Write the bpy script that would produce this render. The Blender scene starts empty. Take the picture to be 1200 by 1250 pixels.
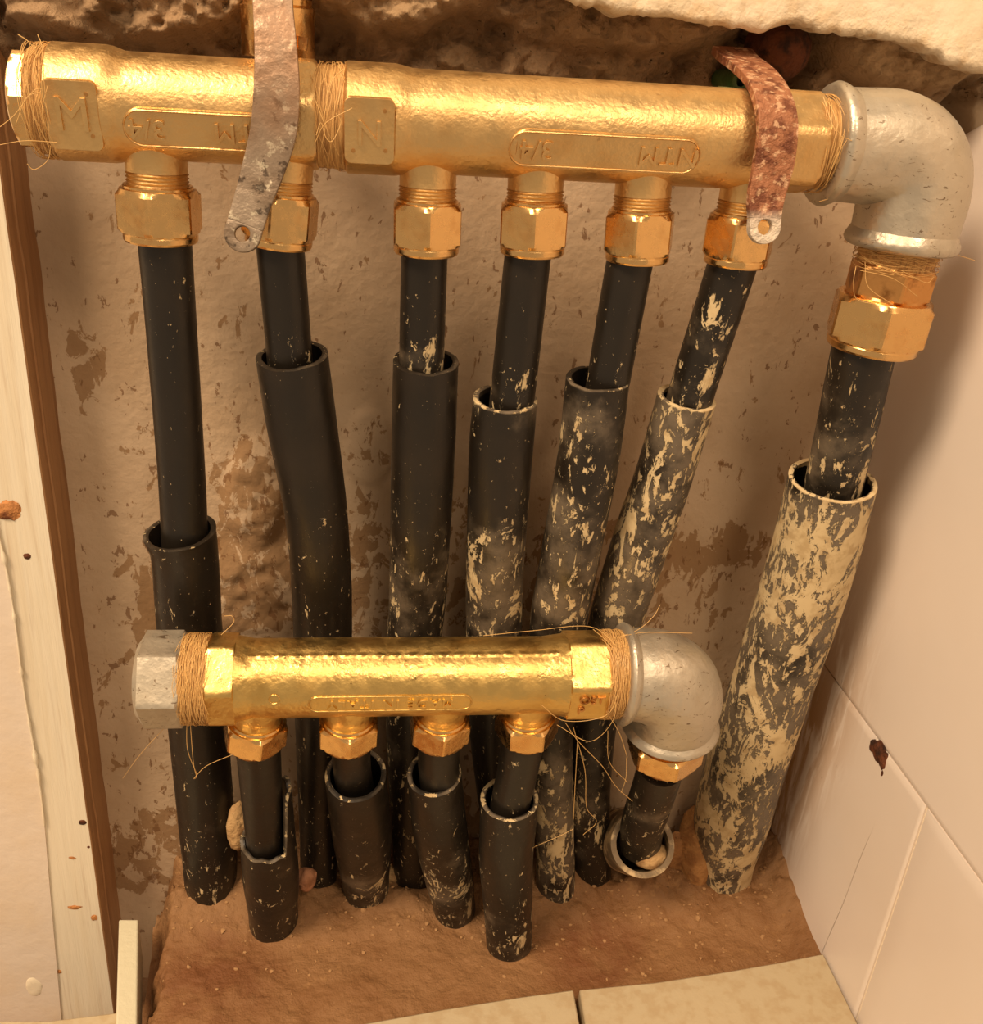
import bpy, bmesh, math, random
import numpy as np
from mathutils import Vector, Matrix

# ------------------------------------------------------------------ camera
sc = bpy.context.scene
H = 0.45                                   # camera height over the mud floor
F = 1200.0                                 # focal length for a 1200 px wide frame
dn = np.array([-199., 2551., 1200.]); dn /= np.linalg.norm(dn)
xv = np.array([9400., 125., 1200.]); xv -= dn * xv.dot(dn); xv /= np.linalg.norm(xv)
zv = -dn; yv = np.cross(zv, xv)
R = np.array([xv, yv, zv])                 # world = R @ cam(right, down, forward)
cd = bpy.data.cameras.new('camera'); cam = bpy.data.objects.new('camera', cd)
sc.collection.objects.link(cam); sc.camera = cam
M = Matrix.Identity(4)
for i in range(3):
    M[i][0] = R[i, 0]; M[i][1] = -R[i, 1]; M[i][2] = -R[i, 2]
M.translation = (0, 0, H); cam.matrix_world = M
cd.sensor_fit = 'HORIZONTAL'; cd.sensor_width = 36.0; cd.lens = 36.0 * F / 1200.0
cd.clip_start = 0.01; cd.clip_end = 50
# ------------------------------------------------------------------ light
w = bpy.data.worlds.new('world'); sc.world = w; w.use_nodes = True
bg = w.node_tree.nodes['Background']
bg.inputs[0].default_value = (1.0, 0.75, 0.51, 1); bg.inputs[1].default_value = 0.50
def area(name, loc, target, size, power, col):
    l = bpy.data.lights.new(name, 'AREA'); l.shape = 'DISK'; l.size = size; l.energy = power; l.color = col
    o = bpy.data.objects.new(name, l); sc.collection.objects.link(o); o.location = loc
    o.rotation_euler = (Vector(target) - Vector(loc)).to_track_quat('-Z', 'Y').to_euler()
    return o
area('ceiling_lamp', (-0.95, -0.40, 1.95), (0.05, 0.40, 0.25), 0.70, 54, (1.0, 0.75, 0.50))
area('fill_lamp', (0.35, -0.9, 1.7), (0.05, 0.40, 0.25), 0.5, 12, (1.0, 0.76, 0.52))  # unseen fill light, added for contrast on the metal parts
vs = sc.view_settings
vs.view_transform = 'Standard'; vs.look = 'None'; vs.gamma = 1; vs.exposure = 0.0; vs.use_curve_mapping = False

# ------------------------------------------------------------------ helpers
random.seed(4); rng = np.random.default_rng(7)
C = sc.collection
def A3(v): return np.array(v, float)
def ray(px, py): return R @ np.array([(px - 600) / F, (py - 625) / F, 1.0])
def P(px, py, Y):
    r = ray(px, py); p = r * (Y / r[1]); p[2] += H; return p
def PZ(px, py, Z):
    r = ray(px, py); p = r * ((Z - H) / r[2]); p[2] += H; return p
def PX(px, py, X):
    r = ray(px, py); p = r * (X / r[0]); p[2] += H; return p
def depth(p): return float(R[0, 2] * p[0] + R[1, 2] * p[1] + R[2, 2] * (p[2] - H))
def unit(v): v = A3(v); return v / np.linalg.norm(v)

def hsh(i, j, k, seed):
    n = (i * 374761393 + j * 668265263 + k * 2147483647 + seed * 974634777) & 0xffffffff
    n = ((n ^ (n >> 13)) * 1274126177) & 0xffffffff
    n = ((n ^ (n >> 16)) * 2246822519) & 0xffffffff
    return ((n ^ (n >> 15)) & 0xffff) / 65535.0
def vnoise(p, seed=0):
    p = np.asarray(p, float); i = np.floor(p).astype(np.int64); f = p - i; f = f * f * (3 - 2 * f)
    r = 0
    for a in (0, 1):
        for b in (0, 1):
            for c in (0, 1):
                wgt = (f[..., 0] if a else 1 - f[..., 0]) * (f[..., 1] if b else 1 - f[..., 1]) * (f[..., 2] if c else 1 - f[..., 2])
                r = r + wgt * hsh(i[..., 0] + a, i[..., 1] + b, i[..., 2] + c, seed)
    return r
def fbm(p, scale, octv=4, seed=0):
    p = np.asarray(p, float) * scale; s = 0; a = .5; t = 0
    for o in range(octv):
        s = s + a * vnoise(p, seed + o * 17); t += a; a *= .5; p = p * 2.03 + 11.3
    return s / t - 0.5
def sstep(e0, e1, x):
    t = np.clip((x - e0) / (e1 - e0), 0, 1); return t * t * (3 - 2 * t)

def setp(o, label=None, cat=None, group=None, kind=None):
    if label: o['label'] = label
    if cat: o['category'] = cat
    if group: o['group'] = group
    if kind: o['kind'] = kind
    return o
def empty(name, loc, label, cat, group=None):
    o = bpy.data.objects.new(name, None); C.objects.link(o); o.location = tuple(loc); o.empty_display_size = .01
    return setp(o, label, cat, group)
def build(name, V, Fc, mat, parent=None, origin=None, smooth=35, attrs=None):
    """world-space verts -> one mesh object; origin is subtracted so that the object sits at its base"""
    V = np.asarray(V, float)
    if origin is None: origin = np.zeros(3) if parent is None else None
    base = A3(parent.matrix_basis.translation) if parent is not None else np.zeros(3)
    if parent is not None and parent.parent is not None: base = base + A3(parent.parent.matrix_basis.translation)
    org = A3(origin) if origin is not None else base
    me = bpy.data.meshes.new(name)
    me.from_pydata((V - org).tolist(), [], [tuple(int(q) for q in f) for f in Fc])
    bm = bmesh.new(); bm.from_mesh(me); bmesh.ops.recalc_face_normals(bm, faces=bm.faces); bm.to_mesh(me); bm.free()
    if attrs:
        for k, a in attrs.items():
            at = me.attributes.new(k, 'FLOAT', 'POINT'); at.data.foreach_set('value', np.asarray(a, np.float32))
    me.materials.append(mat)
    if smooth:
        me.polygons.foreach_set('use_smooth', [True] * len(me.polygons)); me.set_sharp_from_angle(angle=math.radians(smooth))
    o = bpy.data.objects.new(name, me); C.objects.link(o)
    if parent is not None: o.parent = parent; o.location = tuple(org - base)
    else: o.location = tuple(org)
    return o
class Acc:
    def __init__(s): s.V = []; s.F = []; s.n = 0
    def add(s, V, Fc):
        V = np.asarray(V); s.V.append(V); s.F += [tuple(q + s.n for q in f) for f in Fc]; s.n += len(V)
    def out(s): return np.concatenate(s.V), s.F
def gridfaces(nr, nc, wrap=True):
    f = []
    for i in range(nr - 1):
        for j in range(nc if wrap else nc - 1):
            j2 = (j + 1) % nc
            f.append((i * nc + j, i * nc + j2, (i + 1) * nc + j2, (i + 1) * nc + j))
    return f
def revolve(prof, O, a, n0, n=64, mod=None, caps=True):
    """profile [(t,r)] swept round axis a from O; theta 0 = n0, increasing to n0 x a"""
    a = unit(a); n0 = A3(n0); n0 = unit(n0 - a * n0.dot(a)); u = np.cross(n0, a)
    th = np.arange(n) * 2 * math.pi / n; V = []
    for t, r in prof:
        rr = np.full(n, r)
        if mod is not None: rr = mod(t, th, rr)
        V.append(A3(O) + a * t + rr[:, None] * (np.cos(th)[:, None] * n0 + np.sin(th)[:, None] * u))
    V = np.concatenate(V); Fc = gridfaces(len(prof), n)
    if caps:
        if prof[0][1] > 1e-5: Fc.append(tuple(range(n)))
        if prof[-1][1] > 1e-5: Fc.append(tuple((len(prof) - 1) * n + j for j in range(n)))
    return V, Fc
def hexmod(ap, k=6, ph=0.0, t0=-1e9, t1=1e9):
    def m(t, th, r):
        if t < t0 or t > t1: return r
        x = (th - ph + math.pi / k) % (2 * math.pi / k) - math.pi / k
        return np.minimum(r, ap / np.cos(x))
    return m
def dense(prof, step):
    out = [prof[0]]
    for (t0, r0), (t1, r1) in zip(prof[:-1], prof[1:]):
        k = max(1, int(abs(t1 - t0) / step))
        for i in range(1, k + 1): out.append((t0 + (t1 - t0) * i / k, r0 + (r1 - r0) * i / k))
    return out
def catmull(pts, per=14):
    pts = [A3(p) for p in pts]; q = [2 * pts[0] - pts[1]] + pts + [2 * pts[-1] - pts[-2]]; o = []
    for i in range(1, len(q) - 2):
        for k in range(per):
            t = k / per; p0, p1, p2, p3 = q[i - 1:i + 3]
            o.append(.5 * (2 * p1 + (p2 - p0) * t + (2 * p0 - 5 * p1 + 4 * p2 - p3) * t * t + (3 * p1 - p0 - 3 * p2 + p3) * t ** 3))
    o.append(pts[-1]); return np.array(o)
def frames(pts, ref=(0, -1, 0)):
    T = np.gradient(pts, axis=0); T /= np.linalg.norm(T, axis=1)[:, None]
    N = np.array([unit(A3(ref) - t * A3(ref).dot(t)) for t in T]); B = np.cross(N, T); return T, N, B
def tube(pts, rad, n=32, caps=True, ref=(0, -1, 0), wob=0, seed=0):
    pts = np.asarray(pts); rad = np.broadcast_to(rad, len(pts)); T, N, B = frames(pts, ref)
    th = np.arange(n) * 2 * math.pi / n
    V = pts[:, None, :] + rad[:, None, None] * (np.cos(th)[None, :, None] * N[:, None, :] + np.sin(th)[None, :, None] * B[:, None, :])
    if wob:
        d = V - pts[:, None, :]; V = pts[:, None, :] + d * (1 + wob * fbm(V, 120, 3, seed))[..., None]
    V = V.reshape(-1, 3); Fc = gridfaces(len(pts), n)
    if caps: Fc += [tuple(range(n)), tuple((len(pts) - 1) * n + j for j in range(n))]
    return V, Fc
def wires(lines, r, n=4):
    ac = Acc()
    for l in lines: ac.add(*tube(np.array(l), r, n, ref=(0.3, -1, 0.22)))
    return ac.out()
def slab(poly, axisvec, thick, mid=None):
    """polygon (world pts) extruded by axisvec*thick"""
    poly = np.array(poly); k = len(poly); V = np.concatenate([poly, poly + A3(axisvec) * thick])
    Fc = [tuple(range(k)), tuple(range(2 * k - 1, k - 1, -1))] + [(i, (i + 1) % k, k + (i + 1) % k, k + i) for i in range(k)]
    return V, Fc
def bev(o, wd, seg=2):
    m = o.modifiers.new('bevel', 'BEVEL'); m.width = wd; m.segments = seg; m.limit_method = 'ANGLE'; m.angle_limit = math.radians(40); return o

# ------------------------------------------------------------------ materials
def srgb(r, g, b):
    return tuple(((c / 255) / 12.92 if c / 255 <= .04045 else ((c / 255 + .055) / 1.055) ** 2.4) for c in (r, g, b)) + (1,)
class Mat:
    def __init__(s, name, base=(.5, .5, .5, 1), rough=.5, metal=0, spec=.5):
        s.m = bpy.data.materials.new(name); s.m.use_nodes = True; s.t = s.m.node_tree; s.N = s.t.nodes; s.L = s.t.links
        s.b = s.N['Principled BSDF']; s.b.inputs['Base Color'].default_value = base
        s.b.inputs['Roughness'].default_value = rough; s.b.inputs['Metallic'].default_value = metal
        s.b.inputs['Specular IOR Level'].default_value = spec
        s.tc = s.N.new('ShaderNodeTexCoord').outputs['Object']; s.col = None; s.base = base
    def sc(s, v):
        m = s.N.new('ShaderNodeMapping'); m.inputs['Scale'].default_value = v; s.L.new(s.tc, m.inputs[0]); return m.outputs[0]
    def noise(s, scale, det=4, rough=.55, vec=None, dist=0):
        n = s.N.new('ShaderNodeTexNoise'); n.inputs['Scale'].default_value = scale; n.inputs['Detail'].default_value = det
        n.inputs['Roughness'].default_value = rough; n.inputs['Distortion'].default_value = dist
        s.L.new(vec or s.tc, n.inputs['Vector']); return n.outputs[0]
    def vor(s, scale, vec=None, feature='F1'):
        n = s.N.new('ShaderNodeTexVoronoi'); n.feature = feature; n.inputs['Scale'].default_value = scale
        s.L.new(vec or s.tc, n.inputs['Vector']); return n.outputs['Distance']
    def ramp(s, x, a, b, ya=0, yb=1):
        n = s.N.new('ShaderNodeMapRange'); n.interpolation_type = 'SMOOTHSTEP'
        s.L.new(x, n.inputs[0]); 
        for k, v in zip((1, 2, 3, 4), (a, b, ya, yb)): n.inputs[k].default_value = v
        return n.outputs[0]
    def math(s, op, a, b=None, c=None):
        n = s.N.new('ShaderNodeMath'); n.operation = op
        for i, q in enumerate((a, b, c)):
            if q is None: continue
            if hasattr(q, 'links') or hasattr(q, 'is_linked'): s.L.new(q, n.inputs[i])
            else: n.inputs[i].default_value = q
        return n.outputs[0]
    def attr(s, name):
        n = s.N.new('ShaderNodeAttribute'); n.attribute_name = name; return n.outputs['Fac']
    def mix(s, fac, colour):
        n = s.N.new('ShaderNodeMix'); n.data_type = 'RGBA'
        if hasattr(fac, 'is_linked'): s.L.new(fac, n.inputs[0])
        else: n.inputs[0].default_value = fac
        if s.col is None: n.inputs[6].default_value = s.base
        else: s.L.new(s.col, n.inputs[6])
        n.inputs[7].default_value = colour; s.col = n.outputs[2]; s.L.new(s.col, s.b.inputs['Base Color']); return s
    def inp(s, name, x): s.L.new(x, s.b.inputs[name]); return s
    def bump(s, x, dist, strength=1.0):
        n = s.N.new('ShaderNodeBump'); n.inputs['Distance'].default_value = dist; n.inputs['Strength'].default_value = strength
        s.L.new(x, n.inputs['Height'])
        prev = s.b.inputs['Normal']
        if prev.is_linked: s.L.new(prev.links[0].from_socket, n.inputs['Normal'])
        s.L.new(n.outputs[0], prev); return s

def mk_cast():
    m = Mat('cast_brass', srgb(222, 186, 128), .44, 1.0)
    m.mix(m.ramp(m.noise(70, 5), .45, .75, 0, .55), srgb(208, 162, 100))
    m.mix(m.ramp(m.noise(240, 4), .68, .76, 0, .4), srgb(150, 106, 62))
    m.inp('Roughness', m.ramp(m.noise(160, 4), .3, .7, .36, .50))
    m.bump(m.noise(700, 2, .5), .00022); m.bump(m.noise(260, 2, .5), .0002); return m.m
def mk_brass_y():
    m = Mat('yellow_cast_brass', srgb(222, 188, 116), .38, 1.0)
    m.mix(m.ramp(m.noise(60, 5), .5, .75, 0, .6), srgb(204, 162, 88))
    m.mix(m.ramp(m.noise(300, 4), .68, .75, 0, .7), srgb(96, 60, 26))
    m.inp('Roughness', m.ramp(m.noise(140, 4), .3, .7, .28, .46))
    m.bump(m.noise(520, 2, .5), .00022); m.bump(m.noise(160, 2, .5), .0004); return m.m
def mk_brass_m():
    m = Mat('machined_brass', srgb(228, 186, 124), .30, 1.0)
    m.mix(m.ramp(m.noise(90, 4), .5, .72, 0, .5), srgb(206, 150, 88))
    m.inp('Roughness', m.ramp(m.noise(200, 4), .35, .7, .17, .36))
    m.bump(m.noise(500, 2), .00008); return m.m
def mk_tarn():
    m = Mat('tarnished_brass', srgb(206, 154, 94), .38, 1.0)
    m.mix(m.ramp(m.noise(120, 5), .48, .68, 0, .8), srgb(120, 74, 34))
    m.bump(m.noise(260, 4), .0003); return m.m
def mk_galv(name='galvanised_iron', rough=.40):
    m = Mat(name, srgb(194, 184, 166), rough, .75)
    m.mix(m.ramp(m.noise(45, 6), .45, .7, 0, .55), srgb(156, 148, 132))
    m.mix(m.ramp(m.noise(220, 5, vec=m.sc((1, 1, 2.2)), dist=1.5), .635, .67, 0, .75), srgb(104, 80, 54))
    m.mix(m.ramp(m.noise(24, 4), .60, .78, 0, .5), srgb(206, 188, 160))
    m.inp('Roughness', m.ramp(m.noise(70, 4), .3, .7, rough - .08, rough + .14))
    m.bump(m.noise(180, 4), .0005); m.bump(m.noise(60, 3), .0009); return m.m
def mk_pipe():
    m = Mat('black_polyethylene', srgb(33, 28, 22), .40, 0, .40)
    d = m.attr('dirt')
    st = m.sc((1, 1, .45))
    m.mix(m.ramp(m.noise(26, 5), .4, .75, 0, .3), srgb(58, 46, 34))
    haze = m.math('ADD', m.noise(42, 6, .62), m.math('MULTIPLY', d, .42))
    m.mix(m.ramp(haze, .78, 1.12, 0, .75), srgb(128, 114, 96))
    fine = m.math('ADD', m.noise(250, 7, .66, st, .4), m.math('MULTIPLY', d, .125))
    f1 = m.ramp(fine, .690, .715)
    big = m.math('ADD', m.noise(70, 8, .72, st, .6), m.math('MULTIPLY', d, .155))
    f2 = m.ramp(big, .715, .735)
    tiny = m.math('ADD', m.noise(620, 4, .6, m.sc((1, 1, .7))), m.math('MULTIPLY', d, .05))
    ff = m.math('MAXIMUM', m.math('MAXIMUM', f1, f2), m.ramp(tiny, .70, .73, 0, .8))
    m.mix(ff, srgb(206, 184, 142))
    m.mix(m.math('MULTIPLY', ff, m.ramp(m.noise(150, 4), .45, .65, 0, .6)), srgb(168, 140, 98))
    m.inp('Roughness', m.math('ADD', m.math('MULTIPLY', ff, .45), m.ramp(m.noise(50, 4), .3, .7, .30, .50)))
    m.bump(ff, .0006); m.bump(m.noise(300, 3), .00012); return m.m
def mk_wall():
    m = Mat('stained_plaster_wall', srgb(198, 173, 144), .78, 0, .25)
    m.mix(m.ramp(m.noise(22, 6), .35, .7, 0, .6), srgb(178, 150, 118))
    m.mix(m.ramp(m.noise(300, 4), .6, .8, 0, .5), srgb(168, 138, 106))
    mud = m.attr('mud')
    sp = m.math('ADD', m.noise(110, 6, .64, m.sc((1, 1, .6)), .5), m.math('MULTIPLY', mud, .19))
    k = m.ramp(sp, .635, .66)
    m.mix(m.math('MULTIPLY', k, .75), srgb(142, 106, 66))
    sp2 = m.math('ADD', m.noise(210, 5, .62, m.sc((1, 1, .55)), .4), m.math('MULTIPLY', mud, .05))
    m.mix(m.ramp(sp2, .635, .66, 0, .75), srgb(122, 86, 54))
    c = m.attr('rock')
    m.mix(c, srgb(162, 132, 100))
    m.mix(m.math('MULTIPLY', c, m.ramp(m.noise(48, 6, .6), .46, .68, 0, .7)), srgb(100, 78, 54))
    m.mix(m.math('MULTIPLY', c, m.ramp(m.noise(64, 5, .6), .58, .72, 0, .6)), srgb(184, 156, 124))
    m.mix(m.math('MULTIPLY', c, m.ramp(m.noise(340, 3), .66, .72, 0, .9)), srgb(44, 32, 20))
    m.mix(m.attr('pale'), srgb(190, 160, 122))
    m.mix(m.attr('dark'), srgb(64, 46, 28))  # painted shade of the recesses in the broken wall top
    m.bump(m.noise(260, 5), .0006); m.bump(m.math('MULTIPLY', m.noise(120, 7, .65), c), .0042); return m.m
def mk_mud():
    m = Mat('wet_brown_mud', srgb(148, 112, 76), .62, 0, .3)
    m.mix(m.ramp(m.noise(26, 6, .6), .42, .68, 0, .8), srgb(118, 80, 46))
    m.mix(m.ramp(m.noise(140, 5), .58, .75, 0, .7), srgb(176, 136, 90))
    m.mix(m.ramp(m.noise(300, 4), .68, .74, 0, .8), srgb(70, 44, 24))
    m.mix(m.math('MULTIPLY', m.attr('red'), m.ramp(m.noise(60, 5), .35, .6, .4, 1)), srgb(98, 50, 28))
    m.mix(m.attr('plain'), srgb(132, 92, 56))
    m.bump(m.noise(160, 6, .65), .0022); return m.m
def mk_cream(name='cream_plaster', col=(232, 220, 196)):
    m = Mat(name, srgb(*col), .7, 0, .3)
    m.mix(m.ramp(m.noise(30, 5), .4, .75, 0, .35), srgb(218, 192, 152))
    e = m.attr('edge')
    m.mix(m.math('MULTIPLY', e, m.ramp(m.noise(110, 6), .45, .65, .1, .7)), srgb(206, 172, 124))
    m.bump(m.math('MULTIPLY', m.noise(150, 5, .6), e), .002); m.bump(m.noise(120, 4), .0004); return m.m
def mk_tile():
    m = Mat('glazed_beige_tile', srgb(230, 218, 208), .34, 0, .4)
    m.mix(m.ramp(m.noise(9, 4), .35, .75, 0, .5), srgb(226, 210, 194))
    e = m.attr('edge')
    n = m.noise(60, 6, .6, m.sc((1, 2.2, .35)), .6)
    m.mix(m.math('MULTIPLY', e, m.ramp(n, .38, .56, .15, 1)), srgb(176, 136, 92))
    m.mix(m.math('MULTIPLY', e, m.ramp(m.noise(190, 5, .6, m.sc((1, 1.5, .4))), .66, .72)), srgb(120, 72, 36))
    m.inp('Roughness', m.math('ADD', m.math('MULTIPLY', e, .4), .30)); m.bump(m.noise(20, 2), .0005); return m.m
def mk_grout():
    m = Mat('grout', srgb(232, 218, 196), .85, 0, .2)
    m.mix(m.attr('edge'), srgb(64, 36, 22))
    m.bump(m.noise(500, 4), .0006); return m.m
def mk_wood(name, base, tint, grain=1.0):
    m = Mat(name, base, .58, 0, .3)
    m.mix(m.ramp(m.noise(30, 6, .6, m.sc((4, 4, .22)), .6), .42, .68, 0, .55 * grain), tint)
    m.mix(m.ramp(m.noise(140, 4, .6, m.sc((3, 3, .1))), .55, .8, 0, .4 * grain), srgb(150, 104, 60))
    m.bump(m.noise(90, 4, .6, m.sc((4, 4, .2))), .0005); return m.m
def mk_rust():
    m = Mat('rusty_steel', srgb(158, 104, 72), .62, .2)
    m.mix(m.ramp(m.noise(190, 5), .46, .62), srgb(112, 62, 38))
    m.mix(m.ramp(m.noise(300, 5, .6), .53, .62, 0, .8), srgb(206, 166, 130))
    m.mix(m.attr('white'), srgb(214, 204, 186))
    m.bump(m.noise(330, 4, .6), .0016); return m.m
def mk_strap():
    m = Mat('dirty_steel_strap', srgb(146, 130, 112), .42, .4)
    m.mix(m.ramp(m.noise(60, 5), .4, .65, 0, .7), srgb(108, 88, 68))
    m.mix(m.ramp(m.noise(210, 6, .68), .56, .64), srgb(196, 184, 160))
    m.mix(m.ramp(m.noise(190, 5, .6), .57, .64, 0, .85), srgb(58, 46, 34))
    u = m.attr('white')
    m.mix(m.math('MULTIPLY', u, m.ramp(m.noise(90, 5), .35, .65, .45, .95)), srgb(160, 122, 92))
    m.bump(m.noise(200, 5), .0008); return m.m
def mk_hemp():
    m = Mat('hemp_fibre', srgb(206, 160, 98), .6, 0, .35)
    m.mix(m.ramp(m.noise(260, 4, .6, m.sc((3, .4, .4))), .4, .7, 0, .8), srgb(150, 104, 54))
    m.bump(m.noise(420, 3, .6, m.sc((3.5, .25, .25))), .0012); return m.m
def mk_plain(name, c, rough=.6, metal=0, b=.0008, c2=None):
    m = Mat(name, srgb(*c), rough, metal, .4)
    if c2: m.mix(m.ramp(m.noise(130, 5), .42, .66), srgb(*c2))
    if b: m.bump(m.noise(280, 5), b)
    return m.m
CAST, BRY, BRM, TARN, GALV = mk_cast(), mk_brass_y(), mk_brass_m(), mk_tarn(), mk_galv()
GALVD = mk_galv('dull_galvanised_plug', .5)
PIPE, WALL, MUD, CREAM, TILE, GROUT = mk_pipe(), mk_wall(), mk_mud(), mk_cream(), mk_tile(), mk_grout()
WOODF = mk_wood('cream_painted_wood', srgb(226, 216, 194), srgb(212, 194, 162), .7)
WOODS = mk_wood('raw_wood_side', srgb(176, 132, 90), srgb(136, 92, 56))
RUST, STRAP, HEMP = mk_rust(), mk_strap(), mk_hemp()
STRAND = mk_plain('hemp_strand', (214, 172, 108), .5, 0, 0)
DARK = mk_plain('dark_rust', (104, 56, 30), .8, 0, .002, (48, 26, 16))
MORTAR = mk_plain('mortar', (192, 156, 108), .85, 0, .0016, (160, 122, 80))
TERRA = mk_plain('pinkish_crumb', (176, 124, 92), .85, 0, .0014, (140, 96, 66))
GREEN = mk_plain('green_plastic', (52, 80, 40), .45, 0, .0004, (70, 100, 52))
PALEG = mk_plain('pale_green_plastic', (170, 178, 120), .5, 0, .0004)
BARE = mk_plain('pale_kerb', (204, 198, 172), .5, 0, .0004)
CHIP = mk_plain('bare_timber_splinter', (190, 130, 76), .7, 0, .002, (112, 62, 30))

YB, XR = 0.45, 0.2567
# ------------------------------------------------------------------ back wall (setting)
def px_of(V):
    q = (V - A3((0, 0, H))) @ R; return q[..., 0] / q[..., 2] * F + 600, q[..., 1] / q[..., 2] * F + 625
nx, nz = 520, 620
X, Z = np.meshgrid(np.linspace(-.30, XR + .02, nx), np.concatenate([np.linspace(-.09, .38, 300), np.linspace(.382, .52, 260), np.linspace(.523, .70, 60)]))
V = np.stack([X, np.full_like(X, YB), Z], -1).reshape(-1, 3)
u, v = px_of(V)
nA = fbm(V, 30, 5, 3); nB = fbm(V, 90, 4, 9); nC = fbm(V, 240, 3, 21)
rock = sstep(128, 96, v + nA * 120 - 0.03 * (u - 600))
def lump(cx, cy, rx, ry, sharp=.25, k=.5):
    d = np.sqrt(((u - cx) / rx) ** 2 + ((v - cy) / ry) ** 2) + nA * k + nB * k * .6; return sstep(1 + sharp, 1 - sharp, d)
ht = rock * (.004 + .030 * np.clip(nA + .08, -.2, .5) + .022 * nB + .008 * nC)
L1 = lump(180, -12, 165, 62, .26); L2 = lump(470, -20, 110, 62, .34, .35); L3 = lump(780, 20, 120, 42, .3); L4 = lump(1095, 60, 95, 48, .26, .3)
L5 = lump(880, 80, 70, 40, .3); L6 = lump(60, 40, 60, 30, .3)
ht = ht + L1 * (.026 + .014 * nA + .010 * nB) + L2 * (.018 + .006 * nB) + L3 * .014 + L4 * .018 + L6 * .008
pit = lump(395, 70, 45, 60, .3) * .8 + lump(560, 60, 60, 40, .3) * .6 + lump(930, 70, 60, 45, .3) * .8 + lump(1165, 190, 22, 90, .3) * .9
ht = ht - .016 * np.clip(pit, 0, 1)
mudp = lump(305, 600, 45, 75, .3) * .9 + lump(300, 720, 120, 60, .5) * .9 + lump(200, 740, 60, 60, .6) * .5 + lump(450, 540, 34, 44, .3, .3) * .45 \
    + lump(870, 665, 70, 26, .4) * .9 + lump(560, 700, 300, 80, .6) * .8 + lump(105, 430, 22, 60, .4) * .55 + lump(190, 860, 60, 90, .5) * .5 + lump(420, 1030, 330, 60, .5) * 1.0 + lump(160, 1060, 60, 30, .4) * .8
ht = ht + lump(312, 600, 36, 60, .3) * (.004 + .006 * nB) + lump(310, 725, 100, 50, .4) * (.003 + .008 * nB) + lump(450, 545, 30, 44, .15, .3) * .0012
ht = ht + .0012 * nA + .0004 * nC
V[:, 1] -= ht
Fc = gridfaces(nz, nx, False)
pale = np.clip(L2 * .35 + L4 * .8 + L3 * .35 + L1 * .12 + lump(740, 95, 40, 22, .5) * .5 + lump(560, 75, 30, 25, .5) * .4, 0, 1)
# recess shade is painted into the wall colour, in the pits only
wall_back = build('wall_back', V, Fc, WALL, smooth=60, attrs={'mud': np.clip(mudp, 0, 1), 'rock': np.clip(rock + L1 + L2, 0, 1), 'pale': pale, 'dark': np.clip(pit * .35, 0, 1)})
setp(wall_back, 'back wall of the niche, beige plaster with brown mud stains, broken concrete along its top', kind='structure')

# ------------------------------------------------------------------ floor
nx, ny = 330, 260
x0, x1, y0, y1 = -.1175, XR + .004, .20, YB + .004
X, Y = np.meshgrid(np.linspace(x0, x1, nx), np.linspace(y0, y1, ny))
V = np.stack([X, Y, np.zeros_like(X)], -1).reshape(-1, 3)
nA = fbm(V, 28, 5, 5); nB = fbm(V, 110, 4, 6); nC = fbm(V, 330, 3, 8)
back = sstep(.385, .445, V[:, 1])
h = .0035 * nA * 2 + .0022 * nB + back * (.012 + .026 * np.clip(nA + .2, 0, 1) + .008 * nB + .003 * nC) + .0006 * nC
h += sstep(.015, 0, np.abs(V[:, 0] - XR)) * .008
edge = sstep(.016, .0, V[:, 0] - x0 + nB * .014 - .002)
h -= edge * .05
V[:, 2] = h
u, v = px_of(V)
red = np.clip(lump(262, 1200, 70, 60, .6) + lump(722, 1165, 60, 45, .5) + lump(860, 1240, 60, 20, .5) * .4, 0, 1)
floor = build('floor', V, gridfaces(ny, nx, False), MUD, smooth=60, attrs={'red': red, 'plain': (1 - back) * .5})
setp(floor, 'rough brown mud floor of the niche', kind='structure')
FL = (x0, x1, y0, y1, nx, ny, h.reshape(ny, nx))
def floor_z(x, y):
    i = int(np.clip((y - y0) / (y1 - y0) * (ny - 1), 0, ny - 1)); j = int(np.clip((x - x0) / (x1 - x0) * (nx - 1), 0, nx - 1)); return FL[6][i, j]
# deeper ground beyond the mud slab
nx2 = 60
X, Y = np.meshgrid(np.linspace(-.55, -.10, nx2), np.linspace(.16, YB + .01, nx2))
V = np.stack([X, Y, np.zeros_like(X)], -1).reshape(-1, 3); V[:, 2] = -.098 + .012 * fbm(V, 60, 4, 2)
g = build('ground_under_jamb', V, gridfaces(nx2, nx2, False), MUD, parent=floor, smooth=60)
# front floor tiles (pale), broken edge against the mud
def ftile(pxs, z, th, name='floor_tile', mat=BARE, par=floor):
    poly = [PZ(a, b, z) if len(q) == 2 else A3(q) for q in pxs for a, b in [q[:2]]]
    return bev(build(name, *slab(poly, (0, 0, -1), th), mat, parent=par, smooth=30), .0008)
T0 = 0.012
e1 = [PZ(440, 1250, T0), PZ(540, 1232, T0), PZ(640, 1216, T0), PZ(700, 1208, T0)]
j1 = PZ(701, 1208, T0); j2 = A3((j1[0] - .006, .14, T0))
tiles = [[*e1, j2 - A3((.0006, 0, 0)), A3((-.06, .14, T0)), A3((-.045, .30, T0)), A3((-.005, .322, T0))],
         [PZ(707, 1208, T0), PZ(800, 1199, T0), PZ(880, 1187, T0), PZ(950, 1175, T0), A3((XR - .001, .362, T0)), A3((XR - .001, .14, T0)), j2 + A3((.0012, 0, 0))]]
FT = mk_plain('pale_scuffed_floor_tile', (184, 168, 138), .5, 0, .0002, (176, 156, 124))
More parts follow.
